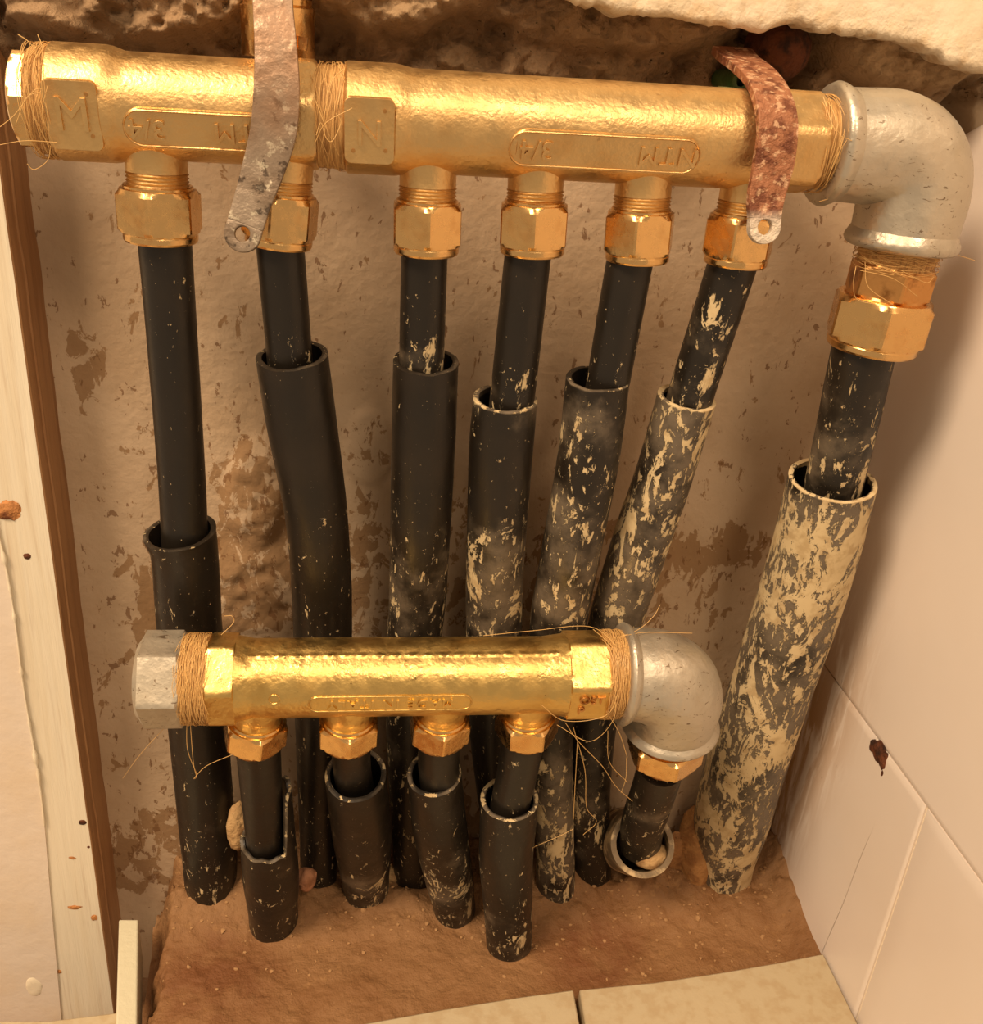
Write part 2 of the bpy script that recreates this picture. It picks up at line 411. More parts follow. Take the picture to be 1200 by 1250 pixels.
for q in tiles:
    bev(build('floor_tile', *slab(q, (0, 0, -1), .02), FT, parent=floor, smooth=30), .0008)
q = [PZ(-60, 1246, -.01), PZ(60, 1246, -.01), PZ(142, 1236, -.01), PZ(168, 1236, -.01), A3((-.112, .14, -.01)), A3((-.30, .14, -.01))]
bev(build('floor_tile', *slab(q, (0, 0, -1), .02), FT, parent=floor, smooth=30), .0008)
# kerb strip
q = [PZ(145, 1122, .001), PZ(169, 1122, .001), PZ(167, 1262, .001), PZ(141, 1262, .001)]
ks = bev(build('kerb_strip', *slab(q, (0, 0, -1), .03), BARE, smooth=30), .001, 3)
ks.name = 'trim_2'; setp(ks, 'short pale upright strip at the foot of the wooden jamb', kind='structure')

# ------------------------------------------------------------------ right wall: tiles + grout
jz = PX(1130, 985, XR)[2]; jy = PX(1130, 985, XR)[1]
cutL = cutR = None
def tile_mesh(ys, zs, name, edgeback=False, cut=None, ny=60, nz=60, parent=None):
    """front face at x = XR grid with bowed edge; back at XR+.008"""
    yy = np.linspace(ys[0], ys[1], ny); zz = np.linspace(zs[0], zs[1], nz)
    Yg, Zg = np.meshgrid(yy, zz)
    if cut is not None: Yg = cut(Yg, Zg, ys)
    d = np.minimum(np.minimum(Yg - Yg[:, :1] + (1 if cut is cutL else 0), Yg[:, -1:] - Yg + (1 if cut is cutR else 0)), np.minimum(Zg - zs[0], zs[1] - Zg))
    bv = .0007 * (1 - np.sqrt(np.clip(1 - (1 - np.clip(d / .0007, 0, 1)) ** 2, 0, 1)))
    V = np.stack([XR + bv, Yg, Zg], -1).reshape(-1, 3)
    e = sstep(.368, .428, V[:, 1] - np.clip(.16 - V[:, 2], 0, .2) * .22) * sstep(.26, .10, V[:, 2]) * 1.0
    Vb = V.copy(); Vb[:, 0] = XR + .008
    n = len(V); Fc = gridfaces(nz, ny, False); Fb = [tuple(n + k for k in f[::-1]) for f in Fc]
    rim = [j for j in range(ny)] + [i * ny + ny - 1 for i in range(1, nz)] + [(nz - 1) * ny + j for j in range(ny - 2, -1, -1)] + [i * ny for i in range(nz - 2, 0, -1)]
    side = [(rim[i], rim[(i + 1) % len(rim)], n + rim[(i + 1) % len(rim)], n + rim[i]) for i in range(len(rim))]
    return np.concatenate([V, Vb]), Fc + Fb + side, np.concatenate([e, e])
gz = .0009
# grout bed = the wall itself
ny_, nz_ = 200, 260
Yg, Zg = np.meshgrid(np.linspace(.05, .452, ny_), np.linspace(-.05, .56, nz_))
def breakY(Y, Z):                      # the broken-away far edge high up behind the elbow
    lim = .452 - .055 * sstep(.415, .455, Z) * (1 + .0) + .010 * fbm(np.stack([Y * 0, Y * 0, Z], -1), 70, 4, 31) * sstep(.37, .41, Z)
    lim = lim + .018 * sstep(.40, .408, Z) * sstep(.425, .41, Z); return lim
lim = breakY(Yg, Zg); Yg2 = .05 + (Yg - .05) * (lim - .05) / .402
V = np.stack([np.full_like(Yg2, XR + .0016), Yg2, Zg], -1).reshape(-1, 3)
ed = sstep(jy + .018, jy + .05, V[:, 1]) * sstep(.004, .0, np.abs(V[:, 2] - jz))
ca, cb = PX(1068, 1005, XR), PX(975, 1235, XR)
ed = np.maximum(ed, (V[:, 2] < jz - .004) * sstep(.006, .003, np.abs(V[:, 1] - (ca[1] + (cb[1] - ca[1]) * (V[:, 2] - ca[2]) / (cb[2] - ca[2])))))
n = len(V); Vb = V.copy(); Vb[:, 0] += .02
Fc = gridfaces(nz_, ny_, False); rim = [j for j in range(ny_)] + [i * ny_ + ny_ - 1 for i in range(1, nz_)] + [(nz_ - 1) * ny_ + j for j in range(ny_ - 2, -1, -1)] + [i * ny_ for i in range(nz_ - 2, 0, -1)]
side = [(rim[i], rim[(i + 1) % len(rim)], n + rim[(i + 1) % len(rim)], n + rim[i]) for i in range(len(rim))]
wall_right = build('wall_right', np.concatenate([V, Vb]), Fc + [tuple(n + k for k in f[::-1]) for f in Fc] + side, GROUT, smooth=40, attrs={'edge': np.concatenate([ed, ed])})
setp(wall_right, 'right hand wall of large plain beige tiles with thin joints', kind='structure')
def cut_top(Yg, Zg, ys):
    lim = np.minimum(breakY(Yg, Zg), .4495) - .0006; return ys[0] + (Yg - ys[0]) * (lim - ys[0]) / (ys[1] - ys[0])
def add_tile(ys, zs, cut=None, ny=40, nz=60):
    V, Fc, e = tile_mesh(ys, zs, 'tile', cut=cut, ny=ny, nz=nz)
    return build('tile', V, Fc, TILE, parent=wall_right, smooth=50, attrs={'edge': e})
add_tile((jy - .16, .4495), (jz + gz * .5, .5598), cut_top, 70, 240)
add_tile((.051, jy - .1612), (jz + gz * .5, .5598))
# cracked lower tile: two pieces with a thin open crack
ca, cb = PX(1068, 1005, XR), PX(975, 1235, XR)
def crackY(Z): return ca[1] + (cb[1] - ca[1]) * (Z - ca[2]) / (cb[2] - ca[2]) + .0004 * np.sin(Z * 90)
def gap(Z): return .00035 * sstep(ca[2] + .004, ca[2] - .03, Z)
def cutL(Yg, Zg, ys): a = crackY(Zg) + gap(Zg); return a + (Yg - ys[0]) * (.4495 - a) / (ys[1] - ys[0])
def cutR(Yg, Zg, ys): a = crackY(Zg) - gap(Zg); return ys[0] + (Yg - ys[0]) * (a - ys[0]) / (ys[1] - ys[0])
add_tile((jy + gz, .4495), (-.049, jz - gz * .5), cutL, 50, 90)
add_tile((jy + gz, .4495), (-.049, jz - gz * .5), cutR, 30, 90)
add_tile((.051, jy - gz), (-.049, jz - gz * .5))
# rusty hole in the joint
def blob(c, r, n=2, amp=.5, seed=0, sc_=(1, 1, 1), freq=1.4):
    bm = bmesh.new(); bmesh.ops.create_icosphere(bm, subdivisions=n, radius=1); V = np.array([q.co[:] for q in bm.verts]); Fc = [tuple(x.index for x in f.verts) for f in bm.faces]; bm.free()
    V = V * (1 + amp * fbm(V + seed * 3.1, freq, 4, seed))[:, None] * A3(sc_) * r; return V + A3(c), Fc
ac = Acc(); c = PX(1073, 916, XR)
ac.add(*blob(c, .0060, 3, 1.2, 3, (.25, .8, 1.0))); ac.add(*blob(PX(1078, 928, XR), .0046, 3, 1.2, 5, (.3, .6, 1.1)))
ac.add(*blob(PX(1066, 911, XR), .0036, 2, 1.2, 6, (.4, 1, 1))); ac.add(*blob(PX(1077, 944, XR), .0014, 2, 1.2, 7, (.4, .7, 1.3)))
o = build('rust_spot', *ac.out(), DARK, parent=wall_right, smooth=50); setp(o, 'dark rusty hole in the tile joint')

# ------------------------------------------------------------------ left: wooden jamb and plaster
YJ = .42
jt, jb = P(24, 200, YB), P(103, 800, YB)
def jx(z, y):
    t = (z - jb[2]) / (jt[2] - jb[2]); xb = jb[0] + (jt[0] - jb[0]) * t; return xb
nz_ = 160; zz = np.linspace(-.10, .62, nz_); V = []; 
wob = .0010 * fbm(np.stack([zz * 0, zz * 0, zz], -1), 40, 4, 77)
fx = P(79, 800, YJ)[0]
prof = [(-.060, YJ), (-.0006, YJ), (0, YJ + .0006), (.0, YJ + .010), (.0007, YJ + .0105), (.0007, YB + .006), (-.060, YB + .006)]
rows = []
for i, z in enumerate(zz):
    for k, (dx, y) in enumerate(prof):
        rows.append((fx + .0008 + dx + (wob[i] * 1.6 if k in (3, 4, 5) else wob[i] * .4 if k in (1, 2) else 0), y, z))
Fc = gridfaces(nz_, len(prof)) + [tuple(range(len(prof))), tuple((nz_ - 1) * len(prof) + j for j in range(len(prof)))]
jamb = build('trim_1', rows, Fc, WOODF, smooth=30); jamb.data.materials.append(WOODS)
for p in jamb.data.polygons:
    if p.normal.x > .6 or (p.center.x > fx + .0004 and p.center.y > YJ + .003): p.material_index = 1
setp(jamb, 'cream painted wooden jamb board with raw brown inner side on the left', kind='structure')
def disc(px, py, r, mat, name, sy=1, seed=0, lab=None, amp=.8, th=.25):
    o = build(name, *blob(P(px, py, YJ), r, 3, amp, seed, (1, th, sy)), mat, parent=jamb, smooth=50)
    if lab: o['label'] = lab
disc(33, 679, .0017, DARK, 'nail_hole', .9, 1); disc(101, 1004, .0019, DARK, 'nail_hole', .8, 2); disc(108, 1034, .0008, DARK, 'nail_hole', 1, 3)
disc(13, 622, .006, CHIP, 'wood_splinter', .8, 4, 'torn brown splinter in the paint', 2.2, .16); disc(88, 1047, .0016, CHIP, 'dirt_mark', .5, 5, 'small brown scuff', 2)
disc(92, 1108, .004, CHIP, 'dirt_mark', .35, 6, 'small brown scuff', 2, .1); disc(115, 1120, .0016, CHIP, 'dirt_mark', 1.4, 8, 'small brown scuff', 1.4, .2)
disc(72, 1186, .0016, CHIP, 'dirt_mark', 1, 9, 'small brown scuff', 1.4, .2)
disc(42, 1203, .0055, CREAM, 'plaster_blister', 1.9, 7, 'pale raised blister of filler', .6, .3)
# plaster wall left of the board, with the broken caulk bead
cpts = [P(a, b, YJ - .001) for a, b in [(-34, 500), (-18, 590), (3, 672), (17, 748), (30, 847), (50, 968), (62, 1100), (75, 1250), (84, 1400)]]
cl = catmull(cpts, 16)
poly = [q for q in cl] + [A3((-.60, YJ - .001, cl[-1][2])), A3((-.60, YJ - .001, .62)), A3((cl[0][0] - .012, YJ - .001, .62))]
wl = build('wall_left', *slab(poly, (0, 1, 0), .04), mk_cream('pinkish_plaster', (222, 208, 192)), smooth=30)
setp(wl, 'plain pale plaster wall left of the wooden jamb', kind='structure')
cc = cl[20:86] + A3((0, -.0002, 0)); rr = .0004 + .0030 * np.clip(fbm(cc, 260, 4, 3) + .05, 0, 1)
o = build('caulk_bead', *tube(cc, rr, 8, wob=.9), CREAM, parent=wl, smooth=60); o['label'] = 'crumbling cream caulk bead along the board'

# ------------------------------------------------------------------ cream plaster edge above
YC = .408
bl = [(300, -260), (520, -190), (600, -70), (650, -22), (700, 2), (735, 12), (770, 19), (812, 22), (850, 29), (900, 34), (935, 40), (958, 30), (985, 33), (1003, 42), (1030, 44), (1062, 41), (1090, 48), (1120, 56), (1145, 66), (1162, 80), (1185, 82), (1204, 92), (1225, 96)]
pb = [P(a, b, YC) for a, b in bl]; xs = np.array([p[0] for p in pb]); zs = np.array([p[2] for p in pb])
ncx, ncz = 460, 70
xx = np.linspace(-.60, XR + .0005, ncx); zb = np.interp(xx, xs, zs)
zb = np.where(xx < xs[0], zs[0] + (xs[0] - xx) * .10, zb)
zb = zb + .0030 * fbm(np.stack([xx, xx * 0, xx * 0], -1), 120, 5, 13) + .0026 * fbm(np.stack([xx, xx * 0, xx * 0], -1), 420, 3, 19)
tt = np.linspace(0, 1, ncz) ** 2.2; rows = []
prof = []
for k in range(ncz):
    z = zb + (.66 - zb) * tt[k]; d = z - zb
    y = YC + .003 * np.exp(-d / .001)
    rows.append(np.stack([xx, y, z], -1))
front = np.concatenate(rows); fn = fbm(front, 110, 5, 4); dd = front[:, 2] - np.tile(zb, ncz); ee = np.exp(-dd / .012)
front[:, 1] -= fn * .0022 * ee
und = []
for k, (dy, dz) in enumerate([(.014, .0005), (.026, .003), (.04, .006), (.056, .008)]):
    p = np.stack([xx, np.full_like(xx, YC + dy), zb + dz], -1); p[:, 2] += fbm(p, 120, 4, 5) * .008; und.append(p)
V = np.concatenate(und[::-1] + [front]); nr = ncz + 4
eatt = np.concatenate([np.ones(4 * ncx), ee])
wf = build('wall_front', V, gridfaces(nr, ncx, False), CREAM, smooth=60, attrs={'edge': eatt})
setp(wf, 'cream plaster wall face above the niche with a broken lower edge', kind='structure')

# ------------------------------------------------------------------ hemp strands
def wrap_strands(O, a, r, w, k, seed, loose=.0015):
    rs = random.Random(seed); a = unit(a); n0 = unit(A3((0, -1, 0)) - a * a[1] * -1); u = np.cross(n0, a); out = []
    for i in range(k):
        t0 = rs.uniform(0, w); sl = rs.uniform(-.5, .5) * w; th0 = rs.uniform(0, 6.28); L = rs.uniform(1.2, 4.2); ph = rs.uniform(0, 6)
        l = []
        for s in np.linspace(0, 1, 22):
            th = th0 + L * s; t = t0 + sl * (s - .5) + .0010 * math.sin(ph + s * 9); rr = r + .0002 + loose * abs(math.sin(ph + s * 5)) * rs.choice((.2, .35)) 
            l.append(A3(O) + a * t + rr * (math.cos(th) * n0 + math.sin(th) * u))
        out.append(catmull(l[::2], 3))
    return out
def hemp(parent, O, a, r0, r1, w, seed, k=40, name='hemp_wrap'):
    nt = 26; prof = [(w * i / (nt - 1), r0 + (r1 - r0) * i / (nt - 1)) for i in range(nt)]
    def md(t, th, r):
        q = np.stack([np.full_like(th, t * 2600), np.cos(th) * 1.6 + seed, np.sin(th) * 1.6], -1); return r + .0011 * fbm(q, 1.0, 3, seed)
    o = build(name, *revolve(prof, O, a, (0, -1, 0), 72, md), HEMP, parent=parent, smooth=80)
    o['label'] = 'hemp fibre wound round the joint'
    s = build('fibre_strands', *wires(wrap_strands(O, a, max(r0, r1), w, k, seed), .00011, 4), STRAND, parent=o, smooth=60)
    s['kind'] = 'stuff'; return o
def stray(parent, lists, r=.00012, name='loose_fibres'):
    ls = [catmull([P(*q) for q in l], 8) for l in lists]
    s = build(name, *wires(ls, r, 4), STRAND, parent=parent, smooth=60); s['kind'] = 'stuff'; return s

# ------------------------------------------------------------------ flat raised plates & lettering
def basis(a, elev):
    a = unit(a); n0 = unit(A3((0, -1, 0)) - a * A3((0, -1, 0)).dot(a)); u = np.cross(n0, a); e = math.radians(elev)
    n = n0 * math.cos(e) + u * math.sin(e); return a, n, np.cross(n, a)
def rplate(parent, name, O, B, w, h, rc, d, th, mat, label=None):
    a, n, up = B; pts = []
    for cx, cy, s in ((1, 1, 0), (-1, 1, 90), (-1, -1, 180), (1, -1, 270)):
        for k in range(9):
            q = math.radians(s + k * 90 / 8); pts.append(A3(O) + a * (cx * (w / 2 - rc) + rc * math.cos(q)) + up * (cy * (h / 2 - rc) + rc * math.sin(q)) + n * d)
    k = len(pts); pts = np.array(pts); c = pts.mean(0)
    top = c + (pts - c) * .985 ; ch = pts - n * .0003
    V = np.concatenate([top, ch, pts - n * th]); Fc = [tuple(range(k))] + gridfaces(3, k)
    o = build(name, V, Fc, mat, parent=parent, smooth=30)
    if label: o['label'] = label
    return o
def text(parent, s, O, B, size, d, mat, flip=False, name='lettering', ext=.0008, label=None, spacing=1.0):
    a, n, up = B
    cu = bpy.data.curves.new('t', 'FONT'); cu.body = s; cu.size = size; cu.extrude = ext; cu.bevel_depth = .00008; cu.align_x = 'CENTER'; cu.align_y = 'CENTER'; cu.space_character = spacing; cu.resolution_u = 4
    to = bpy.data.objects.new('t', cu); C.objects.link(to); bpy.context.view_layer.update()
    me = to.evaluated_get(bpy.context.evaluated_depsgraph_get()).to_mesh()
    V = np.array([q.co[:] for q in me.vertices]); Fc = [tuple(p.vertices) for p in me.polygons]
    to.to_mesh_clear(); bpy.data.objects.remove(to); bpy.data.curves.remove(cu)
    sgn = -1 if flip else 1
    W = A3(O) + V[:, :1] * a * sgn + V[:, 1:2] * up * sgn + n * (d + V[:, 2:3])
    o = build(name, W, Fc, mat, parent=parent, smooth=30)
    if label: o['label'] = label
    return o
def flatmod(elev, d, t0, t1, prev=None):
    e = math.radians(elev)
    def m(t, th, r):
        if prev is not None: r = prev(t, th, r)
        if t0 <= t <= t1:
            c = np.cos(th - e); r = np.where(c > .3, np.minimum(r, d / np.maximum(c, .3)), r)
        return r
    return m
def chain(*ms):
    def m(t, th, r):
        for q in ms: r = q(t, th, r)
        return r
    return m

# nut mesh shared (axis +z going down the pipe, hex)
def nut_mesh(name, rc, h, mat, lip=True, n=96):
    ap = rc * .885
    pr = [(0, rc * .62), (0, rc * .84), (h * .01, rc * .89), (h * .03, rc * .90), (h * .11, rc * 1.01), (h * .12, rc * 1.02), (h * .76, rc * 1.02), (h * .82, rc * .93)]
    if lip: pr += [(h * .83, rc * .885), (h * .85, rc * .875), (h * .87, rc * .885), (h * .96, rc * .88), (h, rc * .85), (h, rc * .70), (h * .8, rc * .68)]
    else: pr += [(h, rc * .80), (h, rc * .66), (h * .8, rc * .64)]
    V, Fc = revolve(dense(pr, h / 14), (0, 0, 0), (0, 0, 1), (0, -1, 0), n, hexmod(ap, 6, math.radians(24)), caps=False)
    me = bpy.data.meshes.new(name); me.from_pydata(V.tolist(), [], Fc); bm = bmesh.new(); bm.from_mesh(me); bmesh.ops.recalc_face_normals(bm, faces=bm.faces); bm.to_mesh(me); bm.free()
    me.materials.append(mat); me.polygons.foreach_set('use_smooth', [True] * len(me.polygons)); me.set_sharp_from_angle(angle=math.radians(22)); return me
def place(name, me, O, d, parent, rot=0):
    o = bpy.data.objects.new(name, me); C.objects.link(o); d = Vector(unit(d)); q = Vector((0, 0, 1)).rotation_difference(d)
    Mx = Matrix.Translation(Vector(A3(O) - A3(parent.location))) @ q.to_matrix().to_4x4() @ Matrix.Rotation(rot, 4, 'Z'); o.parent = parent; o.matrix_basis = Mx; return o
def stub(parent, O, d, r, L, mat, thr=True):
    pr = [(-.007, r * 1.12), (0, r * 1.08), (L * .25, r)]
    pr += [(L * .55, r)]
    if thr:
        t = L * .55
        while t < L * 1.05: pr += [(t, r * .97), (t + .0006, r * 1.03), (t + .0012, r * .97)]; t += .0013
    pr += [(L * 1.15, r * .97)]
    return build('outlet', *revolve(pr, O, d, (0, -1, 0), 48), mat, parent=parent, smooth=40)

# ------------------------------------------------------------------ upper manifolds
YU = .385
UA = lambda px: P(px, 124 + (px - 60) * .0553, YU)
ua = unit(UA(1000) - UA(60)); O0 = UA(60); UX = lambda px: float((P(px, 124 + (px - 60) * .0553, YU - .0165) - O0).dot(ua))
def manifold_upper(name, label, pts, r, rbig, hexspan, bigspan, plate, letter, outlets, slot, slotlab):
    t = empty(name, O0 + ua * UX(pts[0]), label, 'manifold')
    s, e = UX(pts[0]), UX(pts[1]); b0, b1 = UX(bigspan[0]), UX(bigspan[1]); h0, h1 = UX(hexspan[0]), UX(hexspan[1])
    pr = [(s, rbig * .86), (s + .0006, rbig * .96), (s + .0015, rbig), (b1, rbig), (b1 + .002, rbig * .985), (b1 + .006, r * 1.005), (b1 + .008, r), (h0 - .005, r), (h0 - .001, rbig * .93), (h0, rbig * .99), (h1 - .001, rbig * .99), (h1, rbig * .95), (h1, rbig * .8)]
    p0, p1 = UX(plate[0]), UX(plate[1]); s0, s1 = UX(slot[0]), UX(slot[1])
    body = build('body', *revolve(dense(pr, .0012), O0, ua, (0, -1, 0), 128,
        chain(flatmod(-9, rbig * .885, p0 + .0002, p1 - .0002), flatmod(-19, r * .935, s0 + .003, s1 - .003), hexmod(rbig * .90, 6, math.radians(-14), h0 - .0002, 1))), CAST, parent=t, smooth=35)
    B = basis(ua, -9); ph = rbig * 1.16
    rplate(t, 'stamped_plate', O0 + ua * (p0 + p1) / 2, B, p1 - p0, ph, .0025, rbig * .955, .004, CAST)
    text(t, letter, O0 + ua * (p0 + p1) / 2 + B[2] * (-.001 if letter == 'N' else 0), B, .0155 if letter == 'M' else .012, rbig * .957, CAST, name='stamped_letter')
    dots = [(.3, .32), (.32, -.28)] + ([(-.32, -.3)] if letter == 'N' else [])
    for dx, dz in dots:
        c = O0 + ua * ((p0 + p1) / 2 + dx * (p1 - p0)) + B[2] * dz * ph
        build('rivet_dot', *revolve([(rbig * .95, .0007), (rbig * .962, .0007), (rbig * .966, .0003)], c, B[1], (1, 0, 0), 12), TARN, parent=t)
    B = basis(ua, -19)
    rplate(t, 'raised_slot', O0 + ua * (s0 + s1) / 2, B, s1 - s0, r * .78, r * .38, r * .985, .004, CAST)
    L = s1 - s0
    rim = []
    for k in range(49):
        q = 2 * math.pi * k / 48; cx = (L / 2 - r * .36) * (1 if math.cos(q) > 0 else -1); rim.append(O0 + ua * ((s0 + s1) / 2 + cx + r * .34 * math.cos(q)) + B[2] * r * .35 * math.sin(q) + B[1] * r * .988)
    build('slot_rim', *tube(np.array(rim), .0004, 6, caps=False, ref=B[1]), CAST, parent=t, smooth=60)
    text(t, '3/4', O0 + ua * (s0 + L * .13 + .001) + 0 * ua, B, .0098, r * .988, CAST, True)
    text(t, 'NTM', O0 + ua * (s1 - L * slotlab), B, .0098, r * .988, CAST, True, spacing=1.1)
    for (px, py), (qx, qy), rr in outlets:
        O = P(px, py, YU); d = unit(P(qx, qy, YU) - O); L = np.linalg.norm(P(qx, qy, YU) - O) - .0085
        stub(t, O, d, rr, L, CAST)
    return t
mA = manifold_upper('brass_manifold', 'left upper brass manifold with two outlets and a plate stamped M', (50, 385), .0176, .0193, (352, 385), (50, 122), (54, 122), 'M',
    [((190, 180), (195, 262), .0108), ((347, 190), (342, 268), .0108)], (147, 346), .235)
mB = manifold_upper('brass_manifold', 'right upper brass manifold with four outlets and a plate stamped N', (418, 1012), .0178, .0190, (958, 1012), (418, 483), (420, 482), 'N',
    [((523, 198), (521, 278), .0106), ((655, 205), (651, 279), .0106), ((787, 210), (780, 288), .0108), ((915, 218), (902, 293), .0105)], (622, 858), .17)
# hemp between and threaded nipple
hemp(mA, O0 + ua * UX(383), ua, .0172, .0178, UX(420) - UX(383), 5, 30)
hemp(mB, O0 + ua * UX(1008), ua, .0172, .0150, UX(1040) - UX(1008), 6, 34)
# left end plug
pl = empty('brass_plug', O0 + ua * UX(2), 'shiny brass hexagonal plug on the left end of the upper manifold', 'plug')
p0, p1 = UX(3), UX(30)
build('hex_head', *revolve(dense([(p0 - .0, .0001), (p0, .0135), (p0 + .002, .0178), (p1, .0178), (p1, .012)], .001), O0, ua, (0, -1, 0), 96, hexmod(.0152, 6, math.radians(36))), BRM, parent=pl, smooth=25)
hemp(pl, O0 + ua * UX(27), ua, .0172, .0184, UX(56) - UX(27), 9, 60)
stray(pl, [[(22, 42, .365), (36, 52, .362), (48, 72, .362), (52, 120, .363)], [(46, 42, .365), (52, 60, .362), (54, 100, .362), (60, 160, .364)], [(-6, 178, .372), (30, 172, .364), (70, 174, .364)], [(0, 155, .365), (18, 140, .363), (40, 112, .361), (52, 108, .362)],
    [(20, 150, .363), (32, 120, .361), (50, 112, .361)], [(62, 178, .366), (58, 196, .368), (42, 207, .37), (33, 200, .37)], [(30, 70, .362), (38, 130, .362), (60, 180, .366)], [(58, 105, .363), (52, 140, .362), (68, 182, .367)]])
stray(mA, [[(386, 165, .362), (392, 150, .362), (398, 168, .361), (406, 172, .361), (416, 150, .362), (410, 138, .362)], [(384, 120, .363), (400, 160, .361), (414, 190, .366)], [(420, 84, .366), (405, 100, .363), (396, 140, .361)], [(384, 175, .364), (398, 150, .361), (430, 132, .361)]])
stray(mB, [[(1008, 226, .370), (1022, 190, .366), (1036, 168, .365)], [(1005, 118, .372), (1020, 160, .364), (1040, 172, .363)], [(1010, 150, .364), (1026, 168, .363), (1012, 215, .368)], [(1028, 238, .372), (1000, 246, .374)]])

# nuts on the outlets
NUTA = nut_mesh('big_nut', .0152, .0190, BRM); NUTB = nut_mesh('nut', .0142, .0190, BRM)
NB = [(mA, (190, 180), (195, 262), NUTA), (mA, (347, 190), (342, 268), NUTB), (mB, (523, 198), (521, 278), NUTB), (mB, (655, 205), (651, 279), NUTB), (mB, (787, 210), (780, 288), NUTB), (mB, (915, 218), (902, 293), NUTB)]
nutlab = ['brass compression nut on the leftmost outlet of the upper row', 'brass compression nut half hidden by the lower end of the grey strap', 'brass compression nut under the plate stamped N', 'brass compression nut under the left end of the raised slot marked 3/4',
          'brass compression nut under the right end of the raised slot, above the cream blotched pipe', 'brass compression nut touched by the lower end of the rusty strap']
for i, (t, a, b, me) in enumerate(NB):
    O = P(*a, YU); Q = P(*b, YU); d = unit(Q - O); e = empty('compression_nut', Q - d * .0095, nutlab[i], 'nut', 'compression nuts of the upper row')
    n_ = place('hex_body', me, Q - d * .0095, d, e, rot=math.radians([0, 5, -6, 2, 14, 22][i]))
    build('olive_ring', *revolve([(-.0012, .0120 if i == 0 else .0112), (-.0008, .0124 if i == 0 else .0116), (.0004, .0124 if i == 0 else .0116)], Q - d * .0095, d, (0, -1, 0), 48), BRM, parent=e, smooth=30)

# ------------------------------------------------------------------ pipes and sleeves
def ppath(pts):
    """pts: (px, py, width, Y) -> world centre line & radii, extended below the floor"""
    W = [P(a, b, y) for a, b, w_, y in pts]; rr = [w_ * .5 / F * depth(q) for q, (_, _, w_, _) in zip(W, pts)]
    if False: pass
    return W, rr
def extend(W, rr, zend=-.012):
    d = unit(W[-1] - W[-2]); 
    if W[-1][2] > zend: W.append(W[-1] + d * ((W[-1][2] - zend) / max(.2, -d[2]))); rr.append(rr[-1])
    return W, rr
def inter(W, rr, per=12):
    Q = catmull([np.append(w_, r_) for w_, r_ in zip(W, rr)], per); return Q[:, :3], Q[:, 3]
def dirt_at(pts, prof):
    _, vv = px_of(pts); return np.interp(vv, [a for a, b in prof], [b for a, b in prof])
def pipe(label, pts, dirt, grp, end=False):
    W, rr = ppath(pts)
    if end: W, rr = extend(W, rr)
    c, r = inter(W, rr, 24); V, Fc = tube(c, r, 40, wob=.01)
    o = build('black_pipe', V, Fc, PIPE, origin=c[-1], smooth=60, attrs={'dirt': np.append(dirt_at(V, dirt), [])}); return setp(o, label, 'pipe', grp)
def sleeve(label, pts, dirt, grp, cut=None, th=.0024, seed=0, flare=0, jag=.0009, zend=-.012):
    W, rr = ppath(pts); W, rr = extend(W, rr, zend); c, r = inter(W, rr, 26)
    T, N, B = frames(c); ln = np.concatenate([[0], np.cumsum(np.linalg.norm(np.diff(c, axis=0), axis=1))]); n = 56; m = 90
    th_ = np.arange(n) * 2 * math.pi / n
    s0 = jag * (1 + 1.6 * fbm(np.stack([np.cos(th_) * 1.4, np.sin(th_) * 1.4, th_ * 0 + seed], -1), 1.6, 4, seed))
    if cut is not None: s0 = s0 + cut(th_)
    def surf(rin):
        out = []
        for i in range(m):
            s = s0 + (ln[-1] - s0) * (i / (m - 1)) ** 1.35
            ci = np.stack([np.interp(s, ln, c[:, k]) for k in range(3)], -1); ri = np.interp(s, ln, r) - rin
            Ni = np.stack([np.interp(s, ln, N[:, k]) for k in range(3)], -1); Bi = np.stack([np.interp(s, ln, B[:, k]) for k in range(3)], -1)
            p = ci + ri[:, None] * (np.cos(th_)[:, None] * Ni + np.sin(th_)[:, None] * Bi)
            p = ci + (p - ci) * (1 + .03 * fbm(p, 60, 3, seed + 5))[:, None] * (1 + flare * np.exp(-(s - s0) / .006))[:, None]; out.append(p)
        return np.array(out)
    So, Si = surf(0), surf(th); k = min(m, 60)
    mid = (So[0] + Si[0]) / 2 + (So[0] - So[1]) * .35
    V = np.concatenate([Si[:k][::-1].reshape(-1, 3), mid, So.reshape(-1, 3)]); Fc = gridfaces(k + 1 + m, n)
    d = dirt_at(V, dirt); d[k * n:(k + 2) * n] += .6; d[:(k - 3) * n] *= .1
    o = build('conduit_sleeve', V, Fc, PIPE, origin=c[-1], smooth=50, attrs={'dirt': d}); return setp(o, label, 'sleeve', grp)

def YY(py, p0, y0, p1, y1): return y0 + (y1 - y0) * np.clip((py - p0) / (p1 - p0), 0, 1)
G1, G2 = 'black water pipes of the upper row', 'black sleeves round the upper pipes'
def up(lst, Yb, pb): return [(a, b, w_, float(YY(b, 290, YU, pb, Yb))) for a, b, w_ in lst]
pipe('black pipe straight and long on the far left, in the shortest upper sleeve', up([(200, 272, 64), (201, 291, 64), (210, 411, 60), (222, 584, 56), (226, 665, 55), (229, 700, 54)], .428, 1090), [(280, .1), (400, .42), (420, .1), (600, .1)], G1)
sleeve('black sleeve starting lowest of the upper row, behind the left end of the lower manifold', up([(219, 647, 84), (226, 680, 79), (232, 771, 77), (242, 887, 70), (254, 1020, 66), (258, 1080, 62)], .428, 1090), [(640, .15), (740, .55), (800, .35), (900, .2), (1020, .5), (1090, .7)], G2, seed=1, flare=.04)
